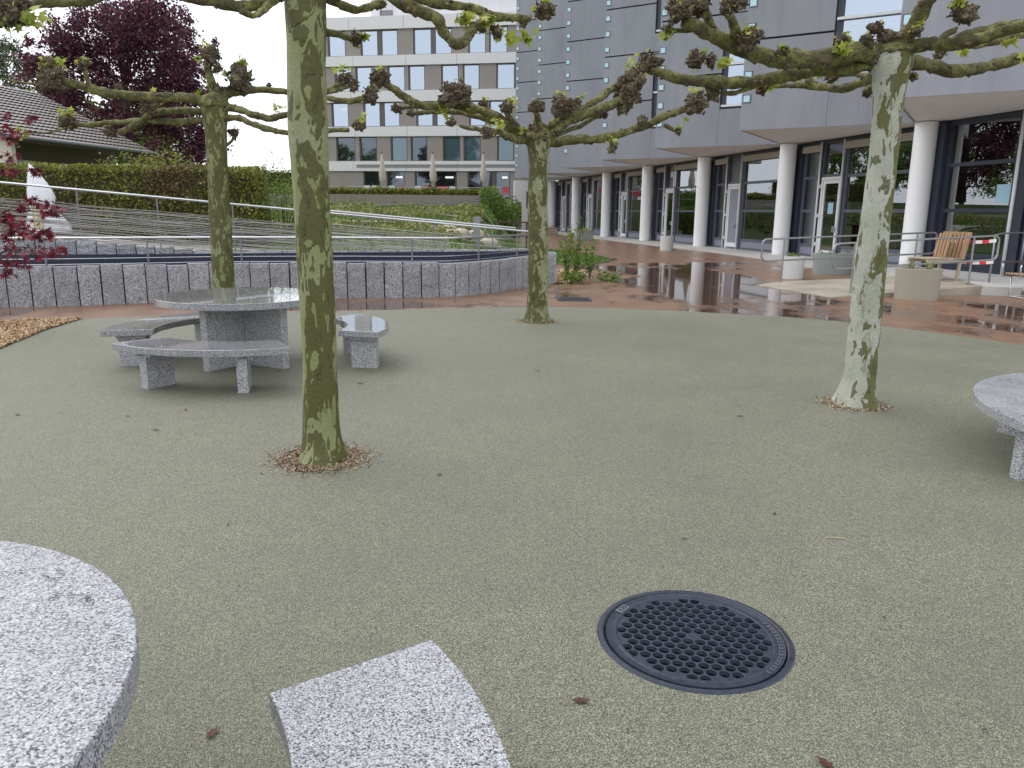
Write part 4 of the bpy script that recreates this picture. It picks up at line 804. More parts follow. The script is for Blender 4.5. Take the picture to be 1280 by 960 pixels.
leafcloud('crown', lp, .095, M['leaf_red'], mp, shape=PALM, up=.8)
# ------------------------------------------------------------------ pollarded plane trees
def smoothpoly(P, per=5): return catmull(P, per)
def knob(parent, c, r, name='pollard_knob'):
    me = bpy.data.meshes.new(name)
    import bmesh
    bm = bmesh.new(); bmesh.ops.create_icosphere(bm, subdivisions=4, radius=1.0); sd = Vector((random.random()*40, random.random()*40, random.random()*40)); sq = Vector((random.uniform(.85, 1.15), random.uniform(.85, 1.15), random.uniform(.85, 1.2)))
    lobes = [(Vector(rng.normal(size=3)).normalized(), random.uniform(.25, .75), random.uniform(.25, .55)) for _ in range(9)]
    for v in bm.verts:
        d = v.co.normalized(); n2 = mnoise.noise(d*4.5+sd); n3 = abs(mnoise.noise(d*9+sd)); n4 = mnoise.noise(d*19+sd)
        k = .62+max(h_*math.exp(-((1-d.dot(l_))/(w_*w_*.5))) for l_, h_, w_ in lobes)+.16*n2+.22*n3+.16*n4; v.co = Vector((d.x*sq.x, d.y*sq.y, d.z*sq.z))*r*k + c - origin(parent)
    bm.to_mesh(me); bm.free(); me.materials.append(M['knob']); o = bpy.data.objects.new(name, me); COL.objects.link(o); o.parent = parent
    b = MB()                                              # cut stubs and dry twigs on the knob
    for _ in range(int(14+r*130)):
        d = Vector(rng.normal(size=3)); d.z = d.z*.7+.25; d.normalize(); a = c+d*r*.85; L = random.uniform(.08, .32)*r; b.tube([a, a+d*L*.6+Vector(rng.normal(size=3))*.004, a+d*L+Vector(rng.normal(size=3))*.012], [random.uniform(.08, .17)*r, .09*r, .05*r], 5)
    b = b.build('stubs', M['knob'], o); b['kind'] = 'stuff'; return o
LOBE = []
for i, rr_ in enumerate((.2, .48, .3, .62, .34, .75, .34, .62, .3, .48)):
    a = R(-150+i*33.3-0); LOBE.append((rr_*math.cos(a)*1.0, rr_*math.sin(a), .05*(-1)**i))
LOBE = np.array(LOBE)
def plane_tree(label, base, barkm, trunk, branches, knobs, shoots, tY):
    T = thing('plane_tree', label, 'tree', base, 'pollarded plane trees'); s = tY/FPX
    # trunk: rows of (px x, px y, px width)
    P = []; Rr = []
    for x, y, w_ in trunk: P.append(atY(x, y, tY)); Rr.append(w_/2*s*1.03)
    P[0].z = -.05
    pts = catmull(P, 10); rr_ = [v.x for v in catmull([Vector((r_, 0, 0)) for r_ in Rr], 10)]
    b = MB(); n = 36; b.tube(pts, rr_, n)
    for i in range(len(pts)*n):
        v = Vector(b.v[i]); c_ = pts[i//n]; d = v-c_; k = mnoise.noise(Vector((v.x*5, v.y*5, v.z*2.2)))*.09+mnoise.noise(Vector((v.x*14, v.y*14, v.z*8)))*.045
        if v.z < .28: k += .34*(1-max(0, v.z)/.28)**1.5*max(0, mnoise.noise(Vector((d.x*11, d.y*11, 3)))+.42)
        v = c_+d*(1+k); b.v[i] = tuple(v)
    b.build('trunk', barkm, T, smooth=True)
    b = MB(); nc = 31 if tY > 5 else 14; hp = pts[-nc:]; hr = [r_*1.10+.004 for r_ in rr_[-nc:]]; m_ = len(hp); b.tube(hp, hr, 40)    # swollen head where the limbs meet
    for i in range(m_*40):
        v = Vector(b.v[i]); c_ = hp[i//40]; d = v-c_; f = (i//40)/(m_-1); lo = mnoise.noise(Vector((v.x*13, v.y*13, 2)))*.5+.5
        k = .12*mnoise.noise(v*12)+.10*mnoise.noise(v*30) - (.22 if f < .30*lo+.12 else 0); b.v[i] = tuple(c_+d*(1+k))
    b.build('branch_collar', M['branch'], T, smooth=True)
    for br in branches:
        wid, dy0, dy1 = br[0], br[1], br[2]; px = br[3]; m = len(px); Q = [atY(x, y, tY+dy0+(dy1-dy0)*i/(m-1)) for i, (x, y) in enumerate(px)]
        pts = catmull(Q, 7); n = len(pts); w0, w1 = (wid if hasattr(wid, '__len__') else (wid, wid*.7)); b = MB(); rad = []
        for i, p_ in enumerate(pts):
            f = i/(n-1); rad.append((w0+(w1-w0)*f)/2*s*(1+.22*mnoise.noise(p_*8)+.12*mnoise.noise(p_*21)))
        jp = [p_+Vector((mnoise.noise(p_*6), mnoise.noise(p_*6+Vector((5, 5, 5))), mnoise.noise(p_*6+Vector((9, 2, 7)))))*.018 for p_ in pts]; jp[0] = pts[0]
        b.tube(jp, rad, 14); 
        for i in range(len(jp)*14):
            v = Vector(b.v[i]); c_ = jp[i//14]; d = v-c_; b.v[i] = tuple(c_+d*(1+.26*mnoise.noise(v*16)+.20*mnoise.noise(v*38)))
        b.build('branch', M['branch'], T, smooth=True)
        # small burrs along the limb
        b = MB(); 
        for _ in range(int(n*.6)):
            i = random.randrange(1, n); d = Vector(rng.normal(size=3)).normalized(); c_ = jp[i]+d*rad[i]*.8; b.lathe([(0, -.6*rad[i]), (rad[i]*.5, -.25*rad[i]), (rad[i]*.55, .1*rad[i]), (rad[i]*.25, .4*rad[i]), (0, .45*rad[i])], tuple(c_), 7)
        if b.v: b = b.build('burrs', M['knob'], T, smooth=True); b['kind'] = 'stuff'
    for x, y, r_, dy in knobs: knob(T, atY(x, y, tY+dy), r_*s*.94)
    C = []; Bd = []
    for x, y, r_, dy in knobs:
        q = atY(x, y, tY+dy)
        for _ in range(int(2+r_*.5)):
            d = Vector(rng.normal(size=3)); d.z += .5; d.normalize(); Bd.append(tuple(q+d*r_*s*1.0))
    leafcloud('buds', Bd, .03, M['leaf_lime'], T, up=.5)['kind'] = 'stuff'
    for x, y, n_, sp_, dy in shoots:
        q = atY(x, y, tY+dy); 
        for _ in range(int(n_*3)): C.append((q.x+random.gauss(0, sp_*s*.5), q.y+random.gauss(0, sp_*s*.5), q.z+random.gauss(.1, .4)*sp_*s))
    if C: leafcloud('shoot_leaves', C, .06, M['leaf_lime'], T, shape=LOBE, up=1.0)
    return T
tree_F = plane_tree('plane tree with olive camouflage bark rising past the frame beside the round granite table', (-1.21, 4.72, 0), M['bark_olive'],
    [(404, 584, 66), (404, 566, 54), (402, 535, 46), (399, 430, 42), (393, 330, 42), (388, 230, 43), (384, 140, 44), (382, 60, 43), (381, 0, 44), (381, -60, 46), (381, -95, 40)],
    [((15, 9), 0, -.3, [(376, -75), (365, -25), (340, 1), (300, 8), (262, 3), (225, -5), (190, -16)]), ((9, 6), -.1, -.35, [(346, 0), (330, 11), (314, 17), (302, 14)]),
     ((16, 8), 0, -.9, [(372, -80), (300, -62), (200, -32), (130, -10), (95, 1), (50, 7), (12, 11)]),
     ((13, 9), 0, .4, [(388, -75), (398, -20), (412, 2), (440, 12), (460, 9), (474, 7)]),
     ((17, 9), 0, .2, [(392, -70), (440, -40), (495, -2), (520, 12), (545, 25), (553, 40), (566, 54), (578, 54), (588, 42), (600, 30), (612, 22)]),
     ((14, 9), 0, .5, [(392, -78), (450, -45), (510, -8), (545, 3), (585, 8), (610, 18), (640, 24), (664, 22)]),
     ((12, 7), .3, .5, [(392, 20), (404, 38), (425, 45), (440, 49)])],
    [(680, 13, 14, .5), (12, 12, 18, -.9), (620, 40, 8, .2), (447, 49, 9, .5), (600, 34, 7, .2), (478, 6, 6, .4), (655, 28, 7, .5), (-10, 22, 14, -.9)],
    [(575, 25, 4, 8, .2), (590, 30, 6, 12, .2), (612, 28, 5, 10, .2), (640, 47, 3, 8, .4), (657, 48, 5, 8, .4), (585, 12, 3, 5, .3), (625, 48, 2, 6, .3), (680, 3, 3, 6, .5), (456, 47, 2, 4, .5), (24, 28, 4, 14, -.9), (45, 26, 3, 10, -.9)], 4.72)
tree_L = plane_tree('plane tree with its trunk directly behind the round granite table', (-3.65, 9.76, 0), M['bark_dark'],
    [(281, 421, 36), (280, 400, 28), (279, 340, 26), (276, 290, 25), (272, 220, 23), (270, 170, 24), (269, 145, 29), (268, 132, 30), (269, 122, 24), (269, 116, 10)],
    [((11, 10), 0, -.5, [(266, 130), (240, 123), (200, 121), (160, 119), (130, 115), (100, 107), (78, 102)]), (3, -.5, -.6, [(60, 107), (30, 105), (2, 97)]), ((9, 9), 0, -.1, [(266, 128), (265, 110), (261, 92), (260, 78)]),
     ((11, 9), 0, .2, [(270, 128), (280, 120), (292, 110)]), ((9, 6), .1, .6, [(280, 122), (300, 114), (340, 113), (375, 116), (405, 115), (425, 106)]), ((6, 5), .5, .6, [(400, 117), (420, 113), (436, 108)]),
     ((9, 6), 0, -.3, [(274, 135), (295, 136), (318, 144), (345, 147), (375, 137), (404, 123), (435, 127), (458, 122)]), ((8, 5), 0, -.6, [(274, 148), (300, 148), (318, 156), (345, 163), (375, 168), (404, 164), (435, 162)]),
     ((3, 3), 0, .1, [(281, 182), (290, 176), (292, 168)]), ((9, 6), 0, .5, [(262, 150), (225, 152), (180, 150), (140, 154), (95, 157)]), ((8, 8), 0, .3, [(262, 140), (215, 139), (188, 143), (172, 154), (150, 166)]), (3, .4, .5, [(90, 158), (60, 166), (32, 165)]), ((6, 5), -.4, -.4, [(112, 108), (108, 95), (105, 85)])],
    [(66, 97, 15, -.5), (62, 78, 8, -.5), (104, 80, 8, -.4), (84, 152, 12, .5), (137, 165, 8, .3), (190, 133, 14, .2), (148, 112, 6, -.2), (262, 68, 11, -.1), (272, 85, 6, -.1), (300, 100, 18, .2), (292, 166, 7, .1), (430, 98, 10, .6), (442, 106, 8, .6), (464, 117, 11, -.3), (449, 156, 7, -.6), (268, 120, 15, .1), (285, 116, 9, .2), (336, 108, 4, .4)],
    [(58, 82, 7, 10, -.5), (72, 80, 5, 8, -.5), (102, 76, 5, 7, -.4), (84, 143, 8, 8, .5), (190, 122, 8, 10, .2), (256, 60, 4, 7, -.1), (302, 80, 8, 8, .2), (247, 75, 3, 5, -.1), (250, 115, 3, 5, 0), (350, 135, 4, 8, -.3), (28, 166, 7, 9, .5), (428, 88, 6, 8, .6), (452, 150, 4, 6, -.6), (232, 140, 3, 6, .3), (280, 90, 3, 4, .2)], 9.76)
tree_M = plane_tree('plane tree standing alone on the paving before the wet red path', (.35, 11.24, 0), M['bark_mid'],
    [(671, 408, 34), (671, 398, 28), (672, 370, 25), (673, 330, 25), (672, 280, 23), (672, 240, 23), (673, 200, 23), (673, 184, 27), (673, 174, 30), (673, 164, 22), (673, 158, 8)],
    [((11, 9), 0, -.5, [(668, 172), (640, 157), (610, 141), (585, 133), (560, 130), (530, 132), (510, 125), (494, 112), (481, 103)]), ((8, 5), 0, .4, [(665, 175), (640, 163), (600, 146), (560, 139), (530, 140), (514, 142)]), ((8, 5), 0, .8, [(664, 178), (635, 166), (605, 162), (575, 157)]), ((7, 7), 0, -.3, [(672, 168), (674, 155), (671, 142)]),
     ((9, 6), 0, -.7, [(662, 178), (640, 172), (622, 165), (610, 168)]), ((11, 11), 0, .3, [(682, 170), (705, 154), (735, 141), (755, 135), (775, 125)]), ((9, 8), 0, .5, [(682, 165), (710, 148), (740, 130), (762, 113), (775, 104)]), ((11, 8), 0, -.6, [(682, 180), (715, 175), (745, 174), (772, 168), (805, 157), (835, 144), (858, 137)]), ((6, 5), 0, .7, [(684, 172), (720, 160), (738, 150), (750, 143)]), ((4, 4), -.4, -.4, [(762, 173), (766, 182)]), ((5, 4), -.5, -.5, [(830, 156), (845, 163)]), ((8, 6), 0, 0, [(676, 170), (690, 155), (702, 142)]), ((5, 4), .2, .2, [(524, 131), (512, 134), (502, 136)]), ((7, 6), .0, -.2, [(655, 165), (640, 150), (632, 140)])],
    [(474, 97, 12, -.5), (569, 117, 18, -.4), (580, 128, 8, -.4), (495, 136, 7, .2), (513, 142, 5, .4), (564, 154, 6, .8), (609, 167, 8, -.7), (605, 130, 7, 0), (634, 133, 9, -.2), (671, 132, 9, -.3), (703, 132, 15, 0), (722, 128, 6, .2), (784, 118, 18, .4), (790, 102, 15, .4), (780, 130, 11, .4), (797, 92, 9, .4), (754, 141, 7, .7), (766, 186, 6, -.4), (848, 165, 4, -.5), (872, 130, 15, -.6), (803, 150, 7, -.5), (673, 170, 17, 0), (690, 166, 9, .1), (655, 168, 8, 0), (776, 137, 6, .3)],
    [(474, 90, 4, 5, -.5), (553, 138, 8, 8, -.3), (560, 145, 4, 5, -.3), (622, 156, 9, 9, -.5), (640, 128, 6, 8, -.2), (606, 126, 3, 5, 0), (790, 83, 12, 12, .4), (797, 95, 8, 10, .4), (780, 105, 6, 8, .4), (728, 119, 4, 5, .2), (766, 178, 5, 6, -.4), (870, 117, 8, 7, -.6), (848, 160, 3, 4, -.5), (857, 150, 3, 5, -.6), (778, 137, 3, 4, .3), (705, 122, 4, 9, 0), (650, 163, 4, 6, -.2)], 11.24)
tree_R = plane_tree('plane tree with pale grey bark in front of the entrance ramp railings', (2.88, 6.33, 0), M['bark_pale'],
    [(1070, 514, 54), (1070, 500, 46), (1074, 470, 38), (1080, 420, 36), (1086, 360, 36), (1090, 310, 35), (1098, 250, 33), (1105, 190, 32), (1110, 140, 33), (1112, 105, 37), (1113, 82, 46), (1113, 66, 44), (1113, 56, 26), (1113, 50, 8)],
    [((22, 13), 0, -.4, [(1108, 68), (1070, 66), (1030, 72), (980, 74), (950, 69), (920, 59), (895, 46), (870, 34), (855, 26)]), ((12, 9), -.2, -.3, [(940, 66), (915, 56), (898, 45), (888, 28), (882, 14)]), ((11, 9), -.2, -.5, [(930, 62), (924, 48), (917, 32), (910, 18)]), ((16, 12), 0, .3, [(1102, 80), (1060, 85), (1000, 91), (960, 99), (920, 105), (880, 102), (850, 97), (828, 91), (816, 84)]), ((7, 5), .1, .2, [(965, 97), (942, 108), (918, 116), (903, 117)]), ((13, 5), 0, .7, [(1100, 92), (1075, 103), (1045, 110), (1018, 107), (990, 107), (968, 108)]), ((8, 6), .4, .5, [(1022, 107), (1008, 97), (1000, 92)]),
     ((18, 14), 0, -.3, [(1115, 66), (1132, 44), (1148, 22), (1163, -2), (1180, -30)]), ((16, 12), 0, -.5, [(1118, 62), (1150, 57), (1190, 55), (1235, 46), (1285, 32)]), ((14, 11), -.1, -.3, [(1182, 56), (1215, 43), (1250, 35), (1290, 26)]), ((17, 12), 0, .5, [(1118, 78), (1150, 80), (1200, 87), (1245, 80), (1290, 68)]), ((8, 7), -.3, -.3, [(1175, 56), (1182, 44), (1194, 36)]), ((5, 4), 0, 0, [(1132, 44), (1112, 40), (1100, 37)]), ((8, 6), .4, .7, [(1098, 88), (1078, 94), (1062, 86)]), ((6, 5), .5, .7, [(1098, 100), (1088, 110), (1080, 116)]), ((5, 4), -.3, -.3, [(866, 36), (845, 37), (836, 37)]), ((9, 7), .3, .6, [(1200, 60), (1240, 52), (1290, 42)])],
    [(849, 14, 15, -.4), (873, 4, 15, -.3), (910, 8, 10, -.5), (926, 2, 9, -.5), (937, 50, 14, -.4), (835, 37, 6, -.3), (808, 77, 13, .3), (820, 80, 8, .3), (868, 78, 11, .3), (869, 70, 8, .3), (889, 77, 8, .3), (891, 117, 9, .2), (1203, 17, 14, -.3), (1096, 36, 9, 0), (1145, 40, 7, -.2), (1085, 52, 10, -.1), (1108, 52, 13, 0), (1052, 52, 9, -.2), (1040, 95, 10, .4), (1086, 115, 8, .7), (980, 65, 7, -.3), (1175, 68, 7, .3), (952, 111, 8, .3), (1140, 96, 6, .1), (1122, 60, 10, 0)],
    [(849, 3, 3, 6, -.4), (937, 38, 7, 8, -.4), (1052, 60, 9, 9, -.2), (1058, 48, 4, 6, -.2), (980, 62, 4, 6, -.3), (880, 66, 2, 3, .3), (905, 80, 4, 7, .3), (892, 108, 5, 6, .2), (957, 106, 10, 10, .3), (968, 105, 5, 6, .3), (1020, 92, 5, 8, .5), (1040, 88, 4, 6, .4), (1200, 3, 8, 8, -.3), (1205, 65, 5, 7, .2), (1265, 55, 4, 8, -.4), (1276, 72, 3, 6, .4), (830, 46, 4, 4, -.3), (836, 42, 3, 4, -.3), (1150, 30, 2, 3, -.2), (1000, 98, 2, 3, .4)], 6.33)
for T_, r_, nn in ((tree_F, .28, 3600), (tree_L, .28, 900), (tree_M, .28, 1200), (tree_R, .25, 2200)):     # tree pits
    cx, cy = T_.location.x, T_.location.y; lb = {tree_F: 'tree pit of wet bark and gravel round the olive barked trunk', tree_L: 'tree pit of bark behind the round granite table', tree_M: 'tree pit of bark chips before the wet path', tree_R: 'tree pit of bark chips round the pale trunk'}[T_]
    t_ = thing('tree_pit', lb, 'tree pit', (cx, cy, 0)); n_ = 48; rim = [(cx+(r_*(.86+.16*mnoise.noise(Vector((math.cos(a)*1.8, math.sin(a)*1.8, r_*30)))))*math.cos(a), cy+(r_*(.86+.16*mnoise.noise(Vector((math.cos(a)*1.8, math.sin(a)*1.8, r_*30)))))*math.sin(a), .0095) for a in [2*math.pi*i/n_ for i in range(n_)]]
    MB().add(rim+[(cx, cy, .012)], [(i, (i+1) % n_, n_) for i in range(n_)]).build('soil', M['earth'], t_)
    C = []
    for _ in range(nn):
        a = random.random()*6.28; q = r_*math.sqrt(random.random())*.98
        if random.random() < .10: q = r_*(.95+abs(random.gauss(0, .22)))
        C.append((cx+q*math.cos(a), cy+q*math.sin(a), .011+.010*random.random()*max(0, 1.2-q/r_)))
    o = leafcloud('chips', C, .019, M['mulch_dark'], t_, shape=CHIP, up=2.4); o['kind'] = 'stuff'
cx, cy = atz(414, 571).xy; MB().lathe([(0, -.05), (.045, -.03), (.05, .01), (.03, .04), (0, .05)], (cx, cy+.045, .05), 14, sx=1.1, sy=.5).build('wound', M['wound'], tree_F, smooth=True)
# ------------------------------------------------------------------ granite tables and benches
def arcpoly(c, r0, r1, a0, a1, n=26, rc=.0):
    o_ = [(c[0]+r1*math.cos(R(a0+(a1-a0)*i/n)), c[1]+r1*math.sin(R(a0+(a1-a0)*i/n))) for i in range(n+1)]
    i_ = [(c[0]+r0*math.cos(R(a1+(a0-a1)*i/n)), c[1]+r0*math.sin(R(a1+(a0-a1)*i/n))) for i in range(n+1)]
    return o_+i_
def table(label, c, r_, rot, zt=.71, gm='granite_polished'):
    T = thing('round_granite_table', label, 'table', (c[0], c[1], 0), 'round granite tables')
    MB().lathe([(0, zt-.065), (r_, zt-.065), (r_, zt), (0, zt)], (c[0], c[1], 0), 96).build('table_top', M[gm], T, smooth=True, auto=30, bevel=.004)
    rr_ = r_*.62; MB().box((c[0], c[1], (zt-.069)/2-.01), (2*rr_, .09, zt-.067+.02-.004), rz=rot).build('pedestal_slab', M['granite_sawn'], T, bevel=.003)
    for s_ in (-1, 1):
        d = Vector((-math.sin(rot), math.cos(rot), 0))*s_; p_ = Vector((c[0], c[1], 0))+d*(.047+rr_/2)
        MB().box((p_.x, p_.y, (zt-.069)/2-.01), (.09, rr_, zt-.067+.016-.004), rz=rot).build('pedestal_slab', M['granite_sawn'], T, bevel=.003)
def bench(label, c, r0, r1, a0, a1, legs, zt=.40, gm='granite_polished'):
    am = R((a0+a1)/2); T = thing('curved_granite_bench', label, 'bench', (c[0]+(r0+r1)/2*math.cos(am), c[1]+(r0+r1)/2*math.sin(am), 0), 'curved granite benches')
    MB().prism(arcpoly(c, r0, r1, a0, a1), zt-.06, zt).build('seat', M[gm], T, bevel=.004)
    for a in legs:
        rm = (r0+r1)/2; x, y = c[0]+rm*math.cos(R(a)), c[1]+rm*math.sin(R(a)); MB().box((x, y, (zt-.064)/2-.01), ((r1-r0)*.60, .09, zt-.064+.02), rz=R(a)).build('leg', M['granite_sawn'], T, bevel=.003)
        q = (x, y); MB().box((x, y, zt-.085), ((r1-r0)*.6, .2, .045), rz=R(a)).build('bracket', M['granite_sawn'], T, bevel=.01)
CF = (-2.62, 7.8)
table('round granite table with mirror wet top behind the olive barked tree', (-2.75, 7.86), .82, R(62))
bench('curved granite bench in front of the far round table, both its legs showing', CF, .95, 1.42, -129, -60, (-117, -77))
bench('curved granite bench at the far round table towards the pale bark bed', CF, .95, 1.42, 124, 197, (136, 186))
bench('curved granite bench end showing right of the olive barked trunk', CF, .92, 1.35, -14, 52, (-5, 40))
CN = (-1.49, 1.07)
table('round granite table with dry speckled top close to the iron manhole', CN, .815, R(20), gm='granite_matte')
bench('pale speckled granite bench between the manhole and the dry topped table', CN, 1.09, 1.54, -36, 34, (-24, 22), gm='granite_matte')
CR = (4.42, 4.42)
bench('granite bench with rounded end beside the pale barked tree', CR, .98, 1.47, 112, 190, (126, 178), gm='granite_matte')
# ------------------------------------------------------------------ manhole cover
mh = thing('manhole_cover', 'round dark cast iron manhole cover with rows of round holes', 'manhole cover', (.69, 2.628, 0)); mc = (.69, 2.628); z0 = .008
MB().lathe([(.336, z0-.055), (.336, z0+.001), (.341, z0+.004), (.356, z0+.003), (.362, z0-.004), (.35, z0-.05)], (mc[0], mc[1], 0), 96, close=True).build('frame', M['iron'], mh, smooth=True, auto=30)
o = bpy.data.objects[-1] if False else None
MB().lathe([(0, -.05), (.337, -.05)], (mc[0], mc[1], z0), 64).build('pit_floor', M['pit'], mh)
MB().lathe([(.284, z0-.012), (.284, z0+.0005), (.288, z0+.003), (.296, z0+.003), (.299, z0+.0005), (.322, z0+.0005), (.328, z0+.003), (.3315, z0-.012)], (mc[0], mc[1], 0), 96, close=True).build('cover_ring', M['iron'], mh, smooth=True, auto=25)
hole = MB(); p_ = .0447; ro = R(-9); ca, sa = math.cos(ro), math.sin(ro)
for j in range(-10, 11):
    for i in range(-10, 11):
        x, y = (i+.5*(j % 2))*p_, j*p_*.866; d = math.hypot(x, y)
        if d > .305: continue
        X, Y = mc[0]+x*ca-y*sa, mc[1]+x*sa+y*ca; hx = [(X+p_/math.sqrt(3)*math.cos(ro+R(30+60*k)), Y+p_/math.sqrt(3)*math.sin(ro+R(30+60*k)), z0) for k in range(6)]
        if d > .272 or (i == 0 and j == 0):
            hole.add(hx, [tuple(range(6))]); continue
        n = 12; circ = lambda r_, z: [(X+r_*math.cos(ro+R(30+30*k)), Y+r_*math.sin(ro+R(30+30*k)), z) for k in range(n)]
        vs = hx+circ(.0196, z0-.0008)+circ(.0182, z0-.007)+circ(.0162, z0-.012)+circ(.0162, z0-.03); fs = []
        for k in range(6):
            a = k; b2 = (k+1) % 6; fs += [(a, b2, 6+(2*k+2) % 12, 6+(2*k+1) % 12), (a, 6+(2*k+1) % 12, 6+2*k)]
        for L in range(3):
            for k in range(n): fs.append((6+L*n+k, 6+L*n+(k+1) % n, 6+(L+1)*n+(k+1) % n, 6+(L+1)*n+k))
        hole.add(vs, fs)
hole.build('perforated_plate', M['iron'], mh, smooth=False)
a = R(141); MB().box((mc[0]+.309*math.cos(a), mc[1]+.309*math.sin(a), z0+.003), (.03, .062, .004), rz=a).build('maker_plate', M['iron_light'], mh, bevel=.001)
b = MB()
for k, (u, v, w_, h_) in enumerate(((-.02, .0, .004, .018), (-.015, .007, .008, .003), (-.015, -.007, .008, .003), (0, .007, .012, .003), (-.004, 0, .004, .014), (.003, -.007, .008, .003), (.017, .007, .01, .003), (.017, 0, .01, .003), (.017, -.007, .01, .003))): b.box((mc[0]+.309*math.cos(a)+v*math.cos(a)-u*math.sin(a), mc[1]+.309*math.sin(a)+v*math.sin(a)+u*math.cos(a), z0+.0058), (h_, w_, .002), rz=a)
b.build('plate_relief', M['iron'], mh)
b = MB()
for k in range(17):
    a = R(-48+k*4.1); rr_ = .311; ww = random.choice((.006, .009, .011))
    for dv in (-.006, .006): b.box((mc[0]+(rr_+dv)*math.cos(a), mc[1]+(rr_+dv)*math.sin(a), z0+.002), (.003, ww, .003), rz=a)
    b.box((mc[0]+rr_*math.cos(a-.014), mc[1]+rr_*math.sin(a-.014), z0+.002), (.013, .003, .003), rz=a)
b.build('cast_lettering_relief', M['iron_light'], mh)
# drain grate on the wet path
dp = atz(717, 374.5); dg = thing('drain_grate', 'flat rectangular iron drain grate in the wet red path', 'drain', (dp.x, dp.y, 0))
for s_ in (-1, 1): MB().box((dp.x, dp.y+s_*.27, .006), (.62, .04, .014)).build('frame_bar', M['iron'], dg); MB().box((dp.x+s_*.29, dp.y, .006), (.04, .50, .014)).build('frame_bar', M['iron'], dg)
for k in range(13): MB().box((dp.x-.25+k*.0417, dp.y, .006), (.022, .50, .010)).build('bar', M['iron'], dg)
for k in range(4): MB().box((dp.x, dp.y-.18+k*.12, .005), (.54, .022, .009)).build('cross_bar', M['iron'], dg)
# ------------------------------------------------------------------ entrance ramp, railings, planters, chairs
rp = [Vector((6.16, 15.05, 0)), Vector((9.6, 15.85, .18)), Vector((10.4, 19.0, .18)), Vector((6.2, 18.45, 0)), Vector((5.48, 17.5, 0))]
zt_ = lambda x: .012+.17*max(0, min(1, (x-6.3)/3.2))
b = MB(); top = [(p.x, p.y, zt_(p.x)) for p in rp]; b.add(top+[(x, y, -.05) for x, y, z in top], [(0, 1, 2, 4), (2, 3, 4), (0, 5, 6, 1), (1, 6, 7, 2), (2, 7, 8, 3), (3, 8, 9, 4), (4, 9, 5, 0)]); tag(b.build('entrance_ramp', M['ramp']), kind='structure')
b = MB(); b.prism([(9.55, 15.83), (10.2, 15.6), tuple(L_(-4.5, .2).xy), tuple(L_(.2, .2).xy), (10.35, 19.0)], -.04, .178); tag(b.build('entrance_landing', M['pale_slab']), kind='structure')
def tuberail(name, label, p0, p1, zb, posts, ext=None, h=1.0, lo=.5):
    """round steel rail: top and lower bar joined by rounded loops at both ends"""
    o = thing(name, label, 'railing', (p0.x, p0.y, 0), 'tubular entrance railings'); d = (p1-p0).normalized(); z = lambda q: zb(q.x)+h
    zl = lambda q: zb(q.x)+lo; r_ = .12; A, B = p0, p1; P = []
    def arc(c0, v0, v1, n=5): return [c0+v0*math.cos(a)+v1*math.sin(a) for a in np.linspace(0, math.pi/2, n)]
    up = Vector((0, 0, 1)); tA, lA, tB, lB = (Vector((q.x, q.y, f(q))) for q, f in ((A, z), (A, zl), (B, z), (B, zl)))
    loop = arc(tA+d*r_-up*r_, -d*r_, up*r_) + [tA.lerp(tB, .5)] + arc(tB-d*r_-up*r_, up*r_, d*r_) + arc(lB-d*r_+up*r_, d*r_, -up*r_) + [lB.lerp(lA, .5)] + arc(lA+d*r_+up*r_, -up*r_, -d*r_)
    loop.append(loop[0]); MB().tube(loop, .021, 10, caps=False).build('rail_loop', M['alu'], o, smooth=True)
    for f in posts:
        q = p0.lerp(p1, f); MB().tube([(q.x, q.y, zb(q.x)-.02), (q.x, q.y, z(q)-.02)], .02, 10).build('post', M['alu'], o, smooth=True, auto=40); MB().lathe([(.055, 0), (.055, .012), (.02, .014)], (q.x, q.y, zb(q.x)-.002), 16).build('foot_plate', M['alu'], o)
    return o
fr0, fr1 = Vector((6.35, 15.55, 0)), Vector((10.15, 16.45, 0)); rr0, rr1 = Vector((5.75, 18.15, 0)), Vector((10.3, 19.15, 0))
tuberail('tubular_railing', 'steel tube railing on the near side of the ramp behind the tan planter', fr0, fr1, zt_, (.12, .84)); tuberail('tubular_railing', 'steel tube railing on the far side of the ramp before the white column', rr0, rr1, zt_, (.12, .88))
o = thing('wall_railing', 'steel tube rail running back to the navy glazing behind the wooden chair', 'railing', (10.3, 16.6, .18)); q1 = L_(-3.6, -.3)
MB().tube([(10.2, 16.7, 1.18), (11.0, 17.8, 1.2), (q1.x, q1.y, 1.2)], .021, 10).build('handrail', M['alu'], o, smooth=True)
for p_ in ((10.3, 16.85), (q1.x-.1, q1.y-.1)): MB().tube([(*p_, .17), (*p_, 1.19)], .02, 8).build('post', M['alu'], o, smooth=True)
def tape(label, A, B, sag=.06):
    o = thing('barrier_tape', label, 'tape', tuple(A), 'red and white barrier tapes'); n = 10; prev = None
    for i in range(n):
        f0, f1 = i/n, (i+1)/n; P = [A.lerp(B, f)-Vector((0, 0, sag*4*f*(1-f))) for f in (f0, f1)]; MB().seg(P[0], P[1], .004, .07).build('stripe', M['tape_red'] if i % 2 == 0 else M['tape_white'], o)
a_ = Vector((rr1.x-.05, rr1.y, 1.05)); b_ = Vector((fr1.x-.06, fr1.y, 1.08))
tape('upper red and white barrier tape strung between the two ramp railings', a_, b_); tape('lower red and white barrier tape strung between the two ramp railings', a_-Vector((0, 0, .42)), b_-Vector((0, 0, .44)), .08)
